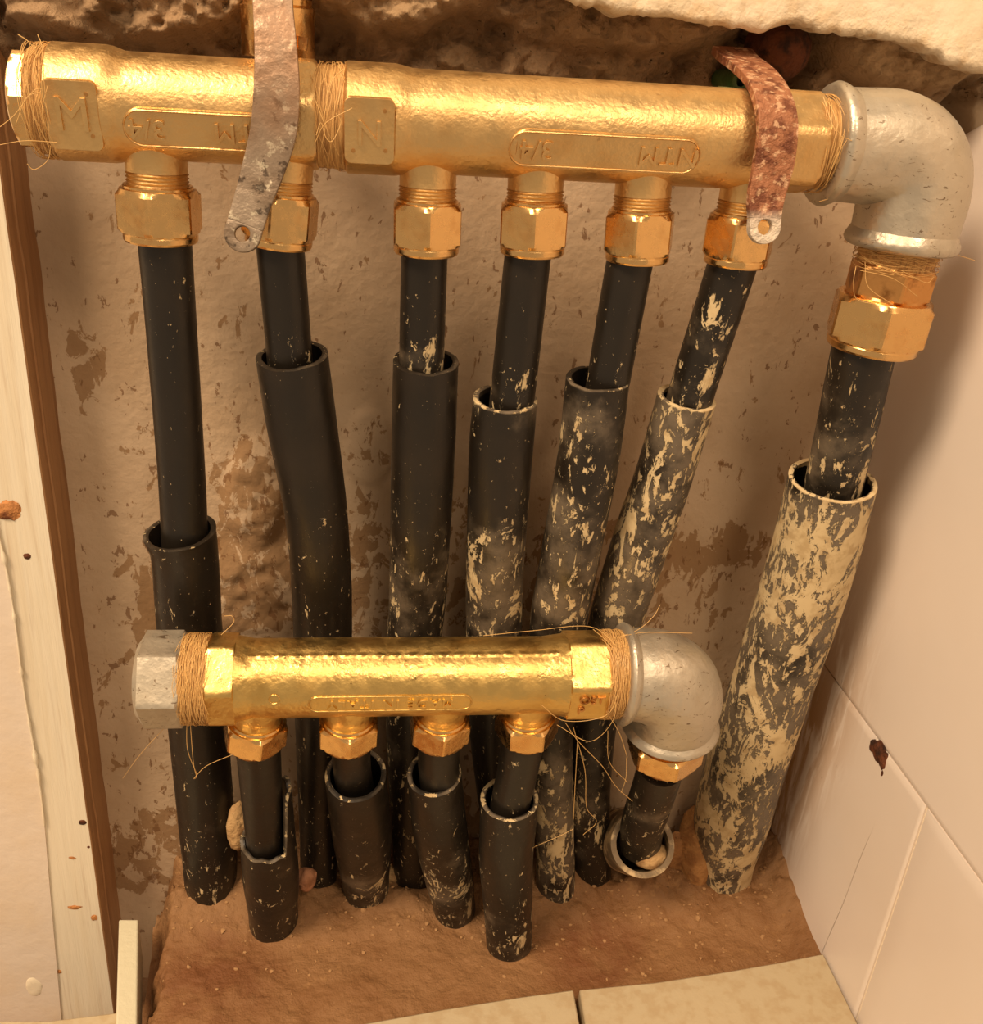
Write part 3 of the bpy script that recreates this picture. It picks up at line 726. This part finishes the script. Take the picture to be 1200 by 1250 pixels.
pipe('black pipe coming down from behind the grey strap', up([(341, 285, 58), (343, 311, 58), (353, 430, 55), (357, 480, 54)], .430, 1055), [(290, 0), (400, .15), (425, .7), (440, .7)], G1)
sleeve('smooth black sleeve second from left, bulging to the right, nearly clean', up([(356, 431, 88), (368, 515, 85), (385, 619, 76), (392, 703, 73), (394, 776, 71), (394, 887, 66), (390, 990, 50), (389, 1060, 44)], .430, 1055), [(430, .1), (600, .15), (640, .45), (770, .4), (1000, .6)], G2, seed=2)
pipe('black pipe under the plate stamped N, plaster smeared at its foot', up([(519, 295, 57), (518, 312, 57), (515, 427, 55), (514, 490, 54)], .431, 1045), [(300, .2), (400, .5), (430, 1.0), (450, 1.0)], G1)
sleeve('black vertical sleeve third from left with a short pale scratch', up([(520, 438, 80), (516, 569, 77), (510, 723, 70), (505, 790, 66), (502, 900, 60), (505, 1045, 50)], .431, 1045), [(438, .15), (540, .2), (620, .5), (700, .85), (1000, .6)], G2, seed=3)
pipe('black pipe fourth from left, between the plate N and the rusty strap', up([(647, 300, 58), (644, 316, 57), (626, 480, 55), (620, 530, 54)], .428, 1080), [(300, 0), (430, .2), (455, .8), (490, .8)], G1)
sleeve('black sleeve fourth from left, crusted rim and plaster flecks low down', up([(617, 484, 79), (611, 560, 78), (605, 680, 71), (603, 768, 68), (604, 900, 60), (618, 1040, 50)], .428, 1080), [(484, .85), (520, .55), (560, .25), (620, .55), (660, 1.0), (770, .9), (900, .5)], G2, seed=4)
pipe('black pipe fifth from left with a few pale specks', up([(773, 308, 57), (768, 324, 57), (742, 468, 53), (732, 520, 52)], .420, 1090), [(310, .2), (330, .6), (345, .3), (420, .4), (460, .6)], G1)
sleeve('black sleeve fifth from left with a tall cream splash near its top', up([(730, 460, 78), (718, 560, 76), (692, 700, 71), (681, 768, 69), (672, 900, 56), (677, 1010, 47), (678, 1080, 48)], .420, 1090), [(460, .25), (500, .7), (540, .85), (600, .95), (700, .9), (780, .8), (900, .7), (1010, 1.25), (1090, 1.1)], G2, seed=5)
pipe('black pipe under the rusty strap, leaning right with a torn white label', up([(897, 308, 60), (892, 330, 60), (844, 480, 56), (832, 525, 55)], .430, 1068), [(320, .5), (400, .8), (480, .9)], G1)
sleeve('grey hazed sleeve sixth from left, leaning right', up([(839, 483, 72), (813, 572, 70), (783, 660, 70), (749, 768, 64), (728, 870, 54), (720, 970, 50), (722, 1062, 47)], .430, 1068), [(483, 1.25), (560, 1.15), (660, 1.15), (768, 1.0), (900, .5), (980, .9), (1070, .6)], G2, seed=6)
# big right pipe
def y7(py): return float(YY(py, 430, .386, 1030, .428))
pipe('thick black pipe below the right elbow, plaster stained', [(1058, 410, 76, y7(410)), (1052, 438, 76, y7(438)), (1034, 520, 72, y7(520)), (1016, 600, 68, y7(600)), (1008, 640, 66, y7(640))], [(430, .4), (470, .6), (540, .9), (580, 1.0), (600, .9)], G1)
sleeve('thick sleeve on the far right covered with cream plaster', [(1017, 583, 105, y7(583)), (987, 700, 103, y7(700)), (950, 812, 98, y7(812)), (913, 925, 95, y7(925)), (893, 1000, 90, y7(1000)), (885, 1050, 70, y7(1050))], [(583, 1.0), (620, 1.2), (660, 1.6), (750, 1.45), (800, 1.1), (860, 1.2), (900, 1.5), (950, 1.15), (1050, 1.3)], G2, seed=7)

# ------------------------------------------------------------------ upper elbow + adapter
def elbow(name, label, P0, P1, P2, r, br, mat, bend, rad_mid=1.0, beadw=.004):
    """P0 inlet mouth, P1 corner, P2 outlet mouth"""
    t = empty(name, P1, label, 'elbow'); P0, P1, P2 = map(A3, (P0, P1, P2)); d0 = unit(P1 - P0); d1 = unit(P2 - P1)
    A_, B_ = P1 - d0 * bend, P1 + d1 * bend; pts = []; rd = []
    for s in np.linspace(0, 1, 8): pts.append(P0 + (A_ - P0) * s)
    for s in np.linspace(0, 1, 26)[1:]: pts.append((1 - s) ** 2 * A_ + 2 * s * (1 - s) * P1 + s * s * B_)
    for s in np.linspace(0, 1, 8)[1:]: pts.append(B_ + (P2 - B_) * s)
    pts = np.array(pts); L = np.concatenate([[0], np.cumsum(np.linalg.norm(np.diff(pts, axis=0), axis=1))]); L /= L[-1]
    rd = r * (1 + (rad_mid - 1) * np.sin(L * math.pi) ** 1.2); side = unit(np.cross(d0, d1))
    build('elbow_body', *tube(pts, rd, 64, ref=side, wob=.025, seed=3), mat, parent=t, smooth=60)
    for O, d in ((P0, d0), (P2, -d1)):
        pr = [(-.0008, r * .62), (-.0008, br * .94), (0, br * .99), (beadw * .35, br * 1.02), (beadw * .7, br), (beadw, br * .97), (beadw * 1.5, r * 1.0), (beadw * 1.8, r * .96)]
        def md(t_, th, q): return q * (1 + .012 * fbm(np.stack([np.cos(th) * 4, np.sin(th) * 4, np.full_like(th, t_ * 800)], -1), 1.5, 3, 2))
        build('rim_bead', *revolve(pr, O, d, side, 96, md), mat, parent=t, smooth=50)
    return t
E0 = O0 + ua * UX(1030); E2 = P(1099, 300, YU); ex = E2[0] + .0008
E1 = O0 + ua * ((ex - O0[0]) / ua[0]); E1[1] = YU
elbow('galvanised_elbow', 'large galvanised iron elbow at the upper right corner', E0, E1, E2, .0205, .0222, GALV, .0215, 1.04, .0045)
dA = unit(P(1062, 425, y7(425)) - P(1098, 300, YU))
ad = empty('brass_adapter', E2, 'brass adapter and hexagonal nut under the upper elbow', 'adapter')
hemp(ad, E2 - dA * .002, dA, .0165, .0150, .0105, 12, 46)
a1 = P(1082, 325, YU)
build('hex_body', *revolve(dense([(0, .010), (0, .0150), (.002, .0172), (.0125, .0172), (.0135, .0158), (.0155, .0158), (.0155, .0155), (.019, .0155)], .001), E2 + dA * .007, dA, (0, -1, 0), 96, chain(hexmod(.0152, 6, math.radians(20), -.001, .0128))), TARN, parent=ad, smooth=24)
place('compression_nut', nut_mesh('large_nut', .0212, .0225, BRM), E2 + dA * .0205, dA, ad, rot=math.radians(8))
stray(ad, [[(1045, 325, .368), (1042, 345, .366), (1046, 365, .366), (1070, 372, .364)], [(1056, 320, .366), (1060, 350, .365), (1090, 372, .364)], [(1148, 305, .374), (1190, 318, .376)], [(1100, 330, .366), (1130, 345, .368), (1140, 338, .37)], [(1050, 330, .366), (1090, 340, .364), (1120, 362, .367)]])

# ------------------------------------------------------------------ lower manifold
YL = .365
LA = lambda px: P(px, 829 - (px - 200) * .0115, YL)
la = unit(LA(800) - LA(200)); OL = LA(200); LX = lambda px: float((P(px, 829 - (px - 200) * .0115, YL - .0135) - OL).dot(la))
ml = empty('brass_manifold', OL + la * LX(248), 'lower yellow brass manifold with four outlets, lying across the front of the pipes', 'manifold')
rl, rh = .0174, .0203
s, a_, b_, e = LX(249), LX(284), LX(698), LX(748)
pr = [(s, rh * .8), (s, rh * .95), (s + .001, rh), (a_ - .001, rh), (a_, rh * .985), (a_ + .0003, rl * 1.075), (a_ + .003, rl * 1.05), (a_ + .007, rl), (b_ - .010, rl), (b_ - .004, rl * 1.05), (b_ - .0006, rl * 1.08), (b_, rh), (e - .001, rh), (e, rh * .95), (e, rh * .8)]
def ridge(t, th, r):
    x = (th - math.radians(66) + math.pi) % (2 * math.pi) - math.pi
    return r + (.00055 * np.exp(-(x / .035) ** 2) * (1 + .8 * math.sin(t * 900)) + .0007 * np.exp(-((x - .28) / .25) ** 2) * (math.sin(t * 310) * .2 + .3)) * (a_ + .006 < t < b_ - .006)
def hx(t, th, r):
    if t < a_ + .0001 or t > b_ - .0004: return hexmod(rh * .885, 6, math.radians(45))(t, th, r)
    return r
build('body', *revolve(dense(pr, .0012), OL, la, (0, -1, 0), 144, chain(hx, ridge)), BRY, parent=ml, smooth=32)
B = basis(la, -6); s0, s1 = LX(376), LX(577)
rplate(ml, 'raised_slot', OL + la * (s0 + s1) / 2, B, s1 - s0, .0085, .0040, rl * 1.0, .002, BRY)
rim = []
for k in range(49):
    q = 2 * math.pi * k / 48; rim.append(OL + la * ((s0 + s1) / 2 + ((s1 - s0) / 2 - .0042) * (1 if math.cos(q) > 0 else -1) + .004 * math.cos(q)) + B[2] * .004 * math.sin(q) + B[1] * rl * 1.003)
build('slot_rim', *tube(np.array(rim), .00035, 6, caps=False, ref=B[1]), BRY, parent=ml, smooth=60)
text(ml, 'MADE IN ITALY', OL + la * (s0 + s1) / 2, B, .0064, rl * 1.002, BRY, True, spacing=1.25)
B2 = basis(la, -15); text(ml, 'OST', OL + la * (LX(723)) + B2[2] * .004, B2, .0062, rh * .888, TARN); text(ml, 'P', OL + la * (LX(712)) - B2[2] * .003, B2, .0062, rh * .888, TARN)
rg = [OL + la * (LX(335) + .0022 * math.cos(q)) + basis(la, 4)[2] * .0022 * math.sin(q) + basis(la, 4)[1] * rl for q in np.linspace(0, 2 * math.pi, 25)]
build('cast_ring_mark', *tube(np.array(rg), .0003, 6, caps=False, ref=B[1]), BRY, parent=ml, smooth=60)
# plug
pg = empty('galvanised_plug', OL + la * LX(160), 'dull grey hexagonal plug on the left end of the lower manifold', 'plug')
p0, p1 = LX(161), LX(218)
build('hex_head', *revolve(dense([(p0, .0001), (p0, .0165), (p0 + .0022, .0212), (p1 - .001, .0212), (p1, .0195), (p1, .012)], .0012), OL, la, (0, -1, 0), 96, hexmod(.0185, 6, math.radians(31))), GALVD, parent=pg, smooth=25)
hemp(pg, OL + la * LX(217), la, .0193, .0187, LX(250) - LX(217), 15, 110)
stray(pg, [[(228, 878, .352), (229, 915, .352), (240, 945, .354), (237, 950, .354), (252, 935, .352), (284, 921, .350)], [(232, 880, .352), (236, 930, .353), (240, 948, .354)], [(270, 775, .365), (285, 760, .37), (283, 752, .37), (274, 752, .372)],
    [(150, 950, .39), (172, 920, .37), (205, 884, .355)]])
lo = [((315, 862), (312, 889), 'leftmost nut of the lower manifold'), ((426, 862), (425, 887), 'second nut from left on the lower manifold'), ((540, 860), (537, 884), 'third nut from left on the lower manifold'), ((645, 858), (643, 882), 'fourth nut from left on the lower manifold, beside the hemp strands')]
NUTL = nut_mesh('small_nut', .0147, .0150, BRM, lip=False)
for i, (a, b, lab) in enumerate(lo):
    O = P(*a, YL); Q = P(*b, YL + .002); d = unit(Q - O); 
    stub(ml, O, d, .0112, .0085, BRY, False)
    e = empty('compression_nut', Q - d * .005, 'brass compression ' + lab, 'nut', 'compression nuts of the lower row')
    place('hex_body', NUTL, Q - d * .006, d, e, rot=math.radians([0, 8, 12, -4][i]))
    build('olive_ring', *revolve([(-.0022, .0116), (-.0014, .0122), (-.0002, .0122)], Q - d * .005, d, (0, -1, 0), 48), BRM, parent=e, smooth=30)
# lower elbow
F0 = OL + la * LX(768); F1 = P(829, 825, YL); F2 = P(829, 888, YL + .004)
dE = unit(P(807, 938, YL + .011) - F1); F2 = F1 + dE * .0325
elbow('galvanised_elbow', 'smaller galvanised iron elbow at the right end of the lower manifold', F0, F1, F2, .0206, .0232, GALV, .0200, 1.10, .0035)
hemp(ml, OL + la * LX(745), la, .0192, .0198, LX(772) - LX(745), 19, 90)
ad2 = empty('brass_adapter', F2, 'brass adapter under the lower elbow, above the pale rimmed sleeve', 'adapter')
build('neck', *revolve([(-.003, .0145), (.003, .0145), (.0035, .0132), (.006, .0137), (.0065, .0130), (.015, .0132)], F2, dE, (0, -1, 0), 48), BRM, parent=ad2, smooth=30)
place('compression_nut', nut_mesh('mid_nut', .0186, .0150, BRM, lip=False), F2 + dE * .0085, dE, ad2, rot=math.radians(14))
stray(ml, [[(690, 882, .35), (706, 905, .35), (735, 935, .35), (752, 960, .352), (772, 978, .354)], [(700, 888, .35), (714, 940, .352), (716, 985, .354), (728, 1003, .356), (712, 1019, .358)], [(740, 868, .347), (756, 895, .348), (766, 925, .349)],
    [(756, 778, .362), (780, 768, .366), (798, 752, .37), (806, 738, .372)], [(762, 776, .36), (790, 772, .366), (845, 773, .37)], [(680, 885, .35), (720, 905, .346), (748, 880, .343), (752, 850, .343)], [(590, 776, .36), (650, 770, .362), (720, 765, .364), (755, 790, .356)],
    [(636, 1046, .372), (650, 1035, .37), (680, 1022, .37), (700, 1012, .37)], [(705, 905, .35), (702, 960, .352), (700, 1000, .354)], [(765, 925, .35), (764, 950, .35), (758, 968, .352)], [(660, 860, .345), (690, 880, .345), (740, 873, .343), (757, 840, .343)], [(742, 892, .347), (744, 930, .35), (766, 955, .352)],
    [(735, 780, .358), (752, 800, .349), (759, 830, .344), (752, 862, .344)], [(724, 768, .362), (748, 790, .352), (764, 822, .346), (758, 860, .345)]])

G3, G4 = 'black water pipes of the lower row', 'black sleeves round the lower pipes'
def lw(lst, Yb, pb): return [(a, b, w_, float(YY(b, 900, YL + .002, pb, Yb))) for a, b, w_ in lst]
pipe('black pipe below the leftmost lower nut, entering the torn sleeve', lw([(314, 905, 54), (317, 936, 52), (324, 1038, 44), (328, 1080, 43)], .404, 1110), [(900, .1), (1100, .25)], G3)
hollow = lambda th: .021 * sstep(-.15, .55, np.cos(th - math.radians(8))) + .004 * np.sin(th * 3)
cutf = lambda th: .043 * sstep(-.85, -.55, np.cos(th + math.radians(80))) + .0008 * np.sin(th * 9)
sleeve('torn black sleeve at the lower left with a large bite out of its front', lw([(322, 962, 66), (326, 1010, 66), (331, 1072, 67), (333, 1105, 60)], .404, 1110), [(960, .35), (1050, .5), (1127, .55)], G4, cut=cutf, seed=11)
pipe('short black pipe below the second lower nut', lw([(428, 905, 48), (430, 940, 46), (438, 985, 44), (440, 1010, 43)], .424, 1078), [(900, .1), (1100, .3)], G3)
sleeve('short black sleeve second in the lower row with a grey rim', lw([(434, 944, 74), (442, 1020, 71), (446, 1072, 58)], .422, 1078), [(940, .6), (965, .35), (1000, .35), (1050, .6), (1090, .9)], G4, seed=12)
pipe('short black pipe below the third lower nut', lw([(536, 900, 50), (536, 940, 50), (540, 985, 46), (542, 1010, 45)], .408, 1098), [(900, .1), (1100, .3)], G3)
sleeve('black sleeve third in the lower row, leaning to the right at its foot', lw([(530, 943, 66), (537, 1010, 66), (549, 1075, 58), (553, 1098, 52)], .408, 1098), [(940, .75), (965, .4), (1010, .45), (1050, .85), (1110, .9)], G4, seed=13)
pipe('black pipe below the fourth lower nut, tilted in its sleeve', lw([(639, 900, 52), (632, 940, 50), (622, 985, 48), (616, 1015, 46)], .387, 1140), [(900, .1), (960, .4), (1000, .4)], G3)
sleeve('black sleeve fourth in the lower row, reaching nearest to the front', lw([(622, 973, 71), (618, 1047, 66), (620, 1100, 60), (621, 1138, 56)], .387, 1140), [(960, .95), (1000, .55), (1040, .4), (1090, .5), (1150, .9)], G4, seed=14)
yb5 = lambda py: float(YY(py, 930, YL + .012, 1060, .415))
pipe('short black pipe below the lower elbow', [(807, 935, 56, .376), (799, 962, 55, .384), (785, 1005, 53, .399), (781, 1030, 51, .408)], [(930, .3), (1000, .7), (1050, .6)], G3)
PALE = Mat('pale_plaster_coated_sleeve', srgb(116, 98, 74), .6, 0, .4); PALE.mix(PALE.ramp(PALE.noise(90, 5), .45, .6), srgb(192, 166, 126)); PALE.bump(PALE.noise(200, 4), .0008)
c5 = P(785, 1031, .398); q5 = [c5 + A3((.002 * k, .016 * k, -.014 * k)) for k in range(3)]
s5 = sleeve('wide sleeve with a pale plastered rim below the lower elbow', [(float(px_of(q)[0]), float(px_of(q)[1]), 78, q[1]) for q in q5], [(980, 1.6), (1080, 1.6)], G4, seed=15, th=.003)
s5.data.materials.clear(); s5.data.materials.append(PALE.m)
cfill = P(796, 1044, .401)
fb = build('mortar_filling', *blob(cfill, .0112, 3, .6, 4, (1.0, .7, .6)), MORTAR, parent=s5, smooth=60); fb['label'] = 'lump of cream mortar inside the rim'

# ------------------------------------------------------------------ straps
def strap(name, label, cat, pts, th, mat, hole, attr, fray=0, tipr=None):
    """pts: (px,py,width px,Y). flat bar with rounded end and a hole at the last point"""
    W = [P(a, b, y) for a, b, w_, y in pts]; hw = [w_ * .5 / F * depth(q) for q, (_, _, w_, _) in zip(W, pts)]
    c, hwv = inter(W, hw, 14); T = np.gradient(c, axis=0); T /= np.linalg.norm(T, axis=1)[:, None]
    X_ = A3((1, 0, 0)); S = np.array([unit(X_ - t * t[0]) for t in T]); Nn = np.cross(S, T); Nn *= np.sign(-Nn[:, 1:2] + 1e-9)
    m = 14; us = np.linspace(-1, 1, m); F_, Bk = [], []
    for i in range(len(c)):
        ed = 1 + .05 * fray * fbm(np.array([[c[i][0], c[i][1], c[i][2]]]), 200, 3, 4)[0]
        row = c[i] + np.outer(us, S[i]) * hwv[i] * ed; F_.append(row + Nn[i] * th / 2 * (1 - .12 * np.abs(us[:, None]) ** 6)); Bk.append(row - Nn[i] * th / 2)
    # eye end: ring plate with a hole, joined by polar grid
    last, S1, T1, N1 = c[-1], S[-1], T[-1], Nn[-1]; rw = hwv[-1]; cen = last + T1 * rw * .55; nn = 40
    ring = []
    for k in range(nn):
        q = 2 * math.pi * k / nn; dS, dT = math.cos(q), math.sin(q); ro = rw * 1.0
        if dT < 0: ro = min(rw / max(abs(dS), 1e-3), rw * .55 / max(-dT, 1e-3), rw * 1.14)
        ring.append((dS, dT, ro))
    V, Fc = [], []
    n1 = len(c) * m; V = [np.array(F_).reshape(-1, 3), np.array(Bk).reshape(-1, 3)]
    Fc += gridfaces(len(c), m, False) + [tuple(n1 + k for k in f[::-1]) for f in gridfaces(len(c), m, False)]
    for i in range(len(c) - 1):
        Fc += [(i * m, (i + 1) * m, n1 + (i + 1) * m, n1 + i * m), (i * m + m - 1, n1 + i * m + m - 1, n1 + (i + 1) * m + m - 1, (i + 1) * m + m - 1)]
    Fc += [tuple(range(m)) + tuple(n1 + k for k in range(m - 1, -1, -1))]
    b0 = 2 * n1
    for side, of in ((1, th / 2), (-1, -th / 2)):
        for rf in ('i', 'm', 'o'):
            V.append(np.array([cen + (S1 * dS + T1 * dT) * (hole if rf == 'i' else ro if rf == 'o' else (hole + ro) / 2) + N1 * (of + (.0003 * side if rf == 'm' else 0)) for dS, dT, ro in ring]))
    def rg(a, b): return [(b0 + a * nn + k, b0 + a * nn + (k + 1) % nn, b0 + b * nn + (k + 1) % nn, b0 + b * nn + k) for k in range(nn)]
    Fc += rg(0, 1) + rg(1, 2) + rg(3, 4) + rg(4, 5) + rg(0, 3) + rg(2, 5)
    V = np.concatenate(V); _, vv = px_of(V); at = np.interp(vv, [a for a, b in attr], [b for a, b in attr])
    o = build(name, V, Fc, mat, origin=c[0], smooth=35, attrs={'white': at}); bev(o, .0003, 2); return setp(o, label, cat)
strap('steel_strap', 'grey brown flat steel strap hanging down over the left upper manifold', 'strap',
      [(332, -60, 48, .376), (333, 0, 48, .372), (337, 60, 51, .366), (338, 110, 55, .3625), (334, 160, 55, .3615), (322, 205, 50, .3605), (309, 245, 45, .358), (300, 274, 44, .356)], .0030, STRAP, .0026, [(0, .9), (120, .75), (200, .1), (300, 0)])
strap('rusty_strap', 'rusty pitted steel strap curling over the right upper manifold', 'strap',
      [(893, 62, 50, .428), (902, 72, 50, .418), (918, 84, 50, .400), (935, 103, 48, .380), (945, 128, 50, .3655), (949, 160, 50, .361), (944, 200, 50, .3605), (935, 240, 46, .3595), (933, 266, 40, .358)], .0032, RUST, .0028, [(0, 0), (255, 0), (272, .75), (300, .9)], fray=1)
# rusty anchor rod end behind strap
rd = empty('anchor_rod', P(938, 60, .44), 'dark rusty rod stub sticking out above the rusty strap', 'rod')
c0 = P(945, 62, .445); V, Fc = tube(np.array([c0 + A3((0, -.004 * k, .0004 * k)) for k in range(6)]), [.014, .0125, .012, .011, .008, .003], 20, ref=(1, 0, 0), wob=.35, seed=8)
build('rod_end', V, Fc, DARK, parent=rd, smooth=50)
# green wall plug
gp = empty('wall_plug', P(892, 100, .41), 'small dark green plastic plug tucked beside the rusty strap', 'plug')
g0 = P(893, 98, .43); build('plug_body', *revolve([(-.014, .0042), (.008, .0042), (.012, .0036), (.012, .0020), (.006, .0018)], g0, (0, -1, 0), (0, 0, 1), 24), GREEN, parent=gp, smooth=30)
build('plug_collar', *slab([P(884, 106, .418), P(935, 110, .418), P(935, 118, .418), P(884, 115, .418)], (0, 1, 0), .008), PALEG, parent=gp, smooth=30)

# ------------------------------------------------------------------ brass fitting behind the grey strap
bf0 = P(340, 70, .4195)
bfit = empty('brass_fitting', bf0, 'brass collar standing behind the top of the grey strap', 'fitting')
build('collar', *revolve([(0, .009), (0, .0134), (.0008, .0138), (.017, .0138), (.018, .0128), (.020, .0128), (.021, .0139), (.034, .0139), (.034, .009)], bf0, (0, 0, 1), (0, -1, 0), 64), BRM, parent=bfit, smooth=30)
build('stem', *revolve([(.032, .0105), (.09, .0105)], bf0, (0, 0, 1), (0, -1, 0), 40), TARN, parent=bfit, smooth=30)
build('locking_lug', *slab([P(364, 44, .4045), P(376, 46, .4045), P(374, 62, .4045), P(364, 60, .4045)], (0, 1, 0), .004), BRM, parent=bfit, smooth=30)

# ------------------------------------------------------------------ rubble
def crumb(px, py, r, mat, label, seed, sc_=(1, 1, .7), at=None):
    q = PZ(px, py, .004)
    if q[1] > .432: q = P(px, py, .432)
    z = max(floor_z(q[0], q[1]) + r * .25, 0)
    if at is not None: q = P(px, py, at); z = q[2]
    o = build('mortar_lump', *blob((q[0], q[1], z), r, 3, 1.0, seed, sc_), mat, origin=(q[0], q[1], z), smooth=50); return setp(o, label, 'rubble')
crumb(292, 1010, .008, MORTAR, 'cream lump of mortar left of the torn sleeve', 2, (.7, .8, 1.7), at=.412)
crumb(374, 1072, .006, TERRA, 'pinkish crumb of mortar right of the torn sleeve', 3, (.9, .9, 1.2), at=.408)
crumb(858, 1030, .023, mk_plain('brown_mortar', (168, 122, 72), .8, 0, .0016, (140, 96, 54)), 'big smooth brown mortar lump between the lower elbow pipe and the thick right sleeve', 4, (.75, .6, 1.5))
crumb(913, 1056, .004, TERRA, 'small pale chip in front of the thick right sleeve', 6, (1.4, .6, .5))
crumb(478, 1065, .006, MORTAR, 'small mortar lump between the second and third lower sleeves', 8, (1, 1, .8))
crumb(830, 1010, .012, mk_plain('brown_mortar_dark', (150, 106, 62), .8, 0, .0016, (120, 80, 44)), 'brown mortar ridge below the lower elbow', 9, (.9, .6, 1.6))
ac = Acc(); rs = random.Random(5)
for i in range(620):
    x = rs.uniform(-.11, .25); y = .446 - abs(rs.gauss(0, .035)) if i < 560 else rs.uniform(.36, .44)
    if y < .30: continue
    r = rs.uniform(.0004, .0013) * (1.6 if rs.random() < .06 else 1)
    ac.add(*blob((x, y, floor_z(x, y) + r * .2), r, 1, .9, i, (1, rs.uniform(.6, 1.2), .8)))
o = build('mortar_crumbs', *ac.out(), mk_plain('dull_crumbs', (164, 126, 86), .9, 0, 0), parent=floor, smooth=40); o['kind'] = 'stuff'; o['label'] = 'fine mortar crumbs scattered over the mud'
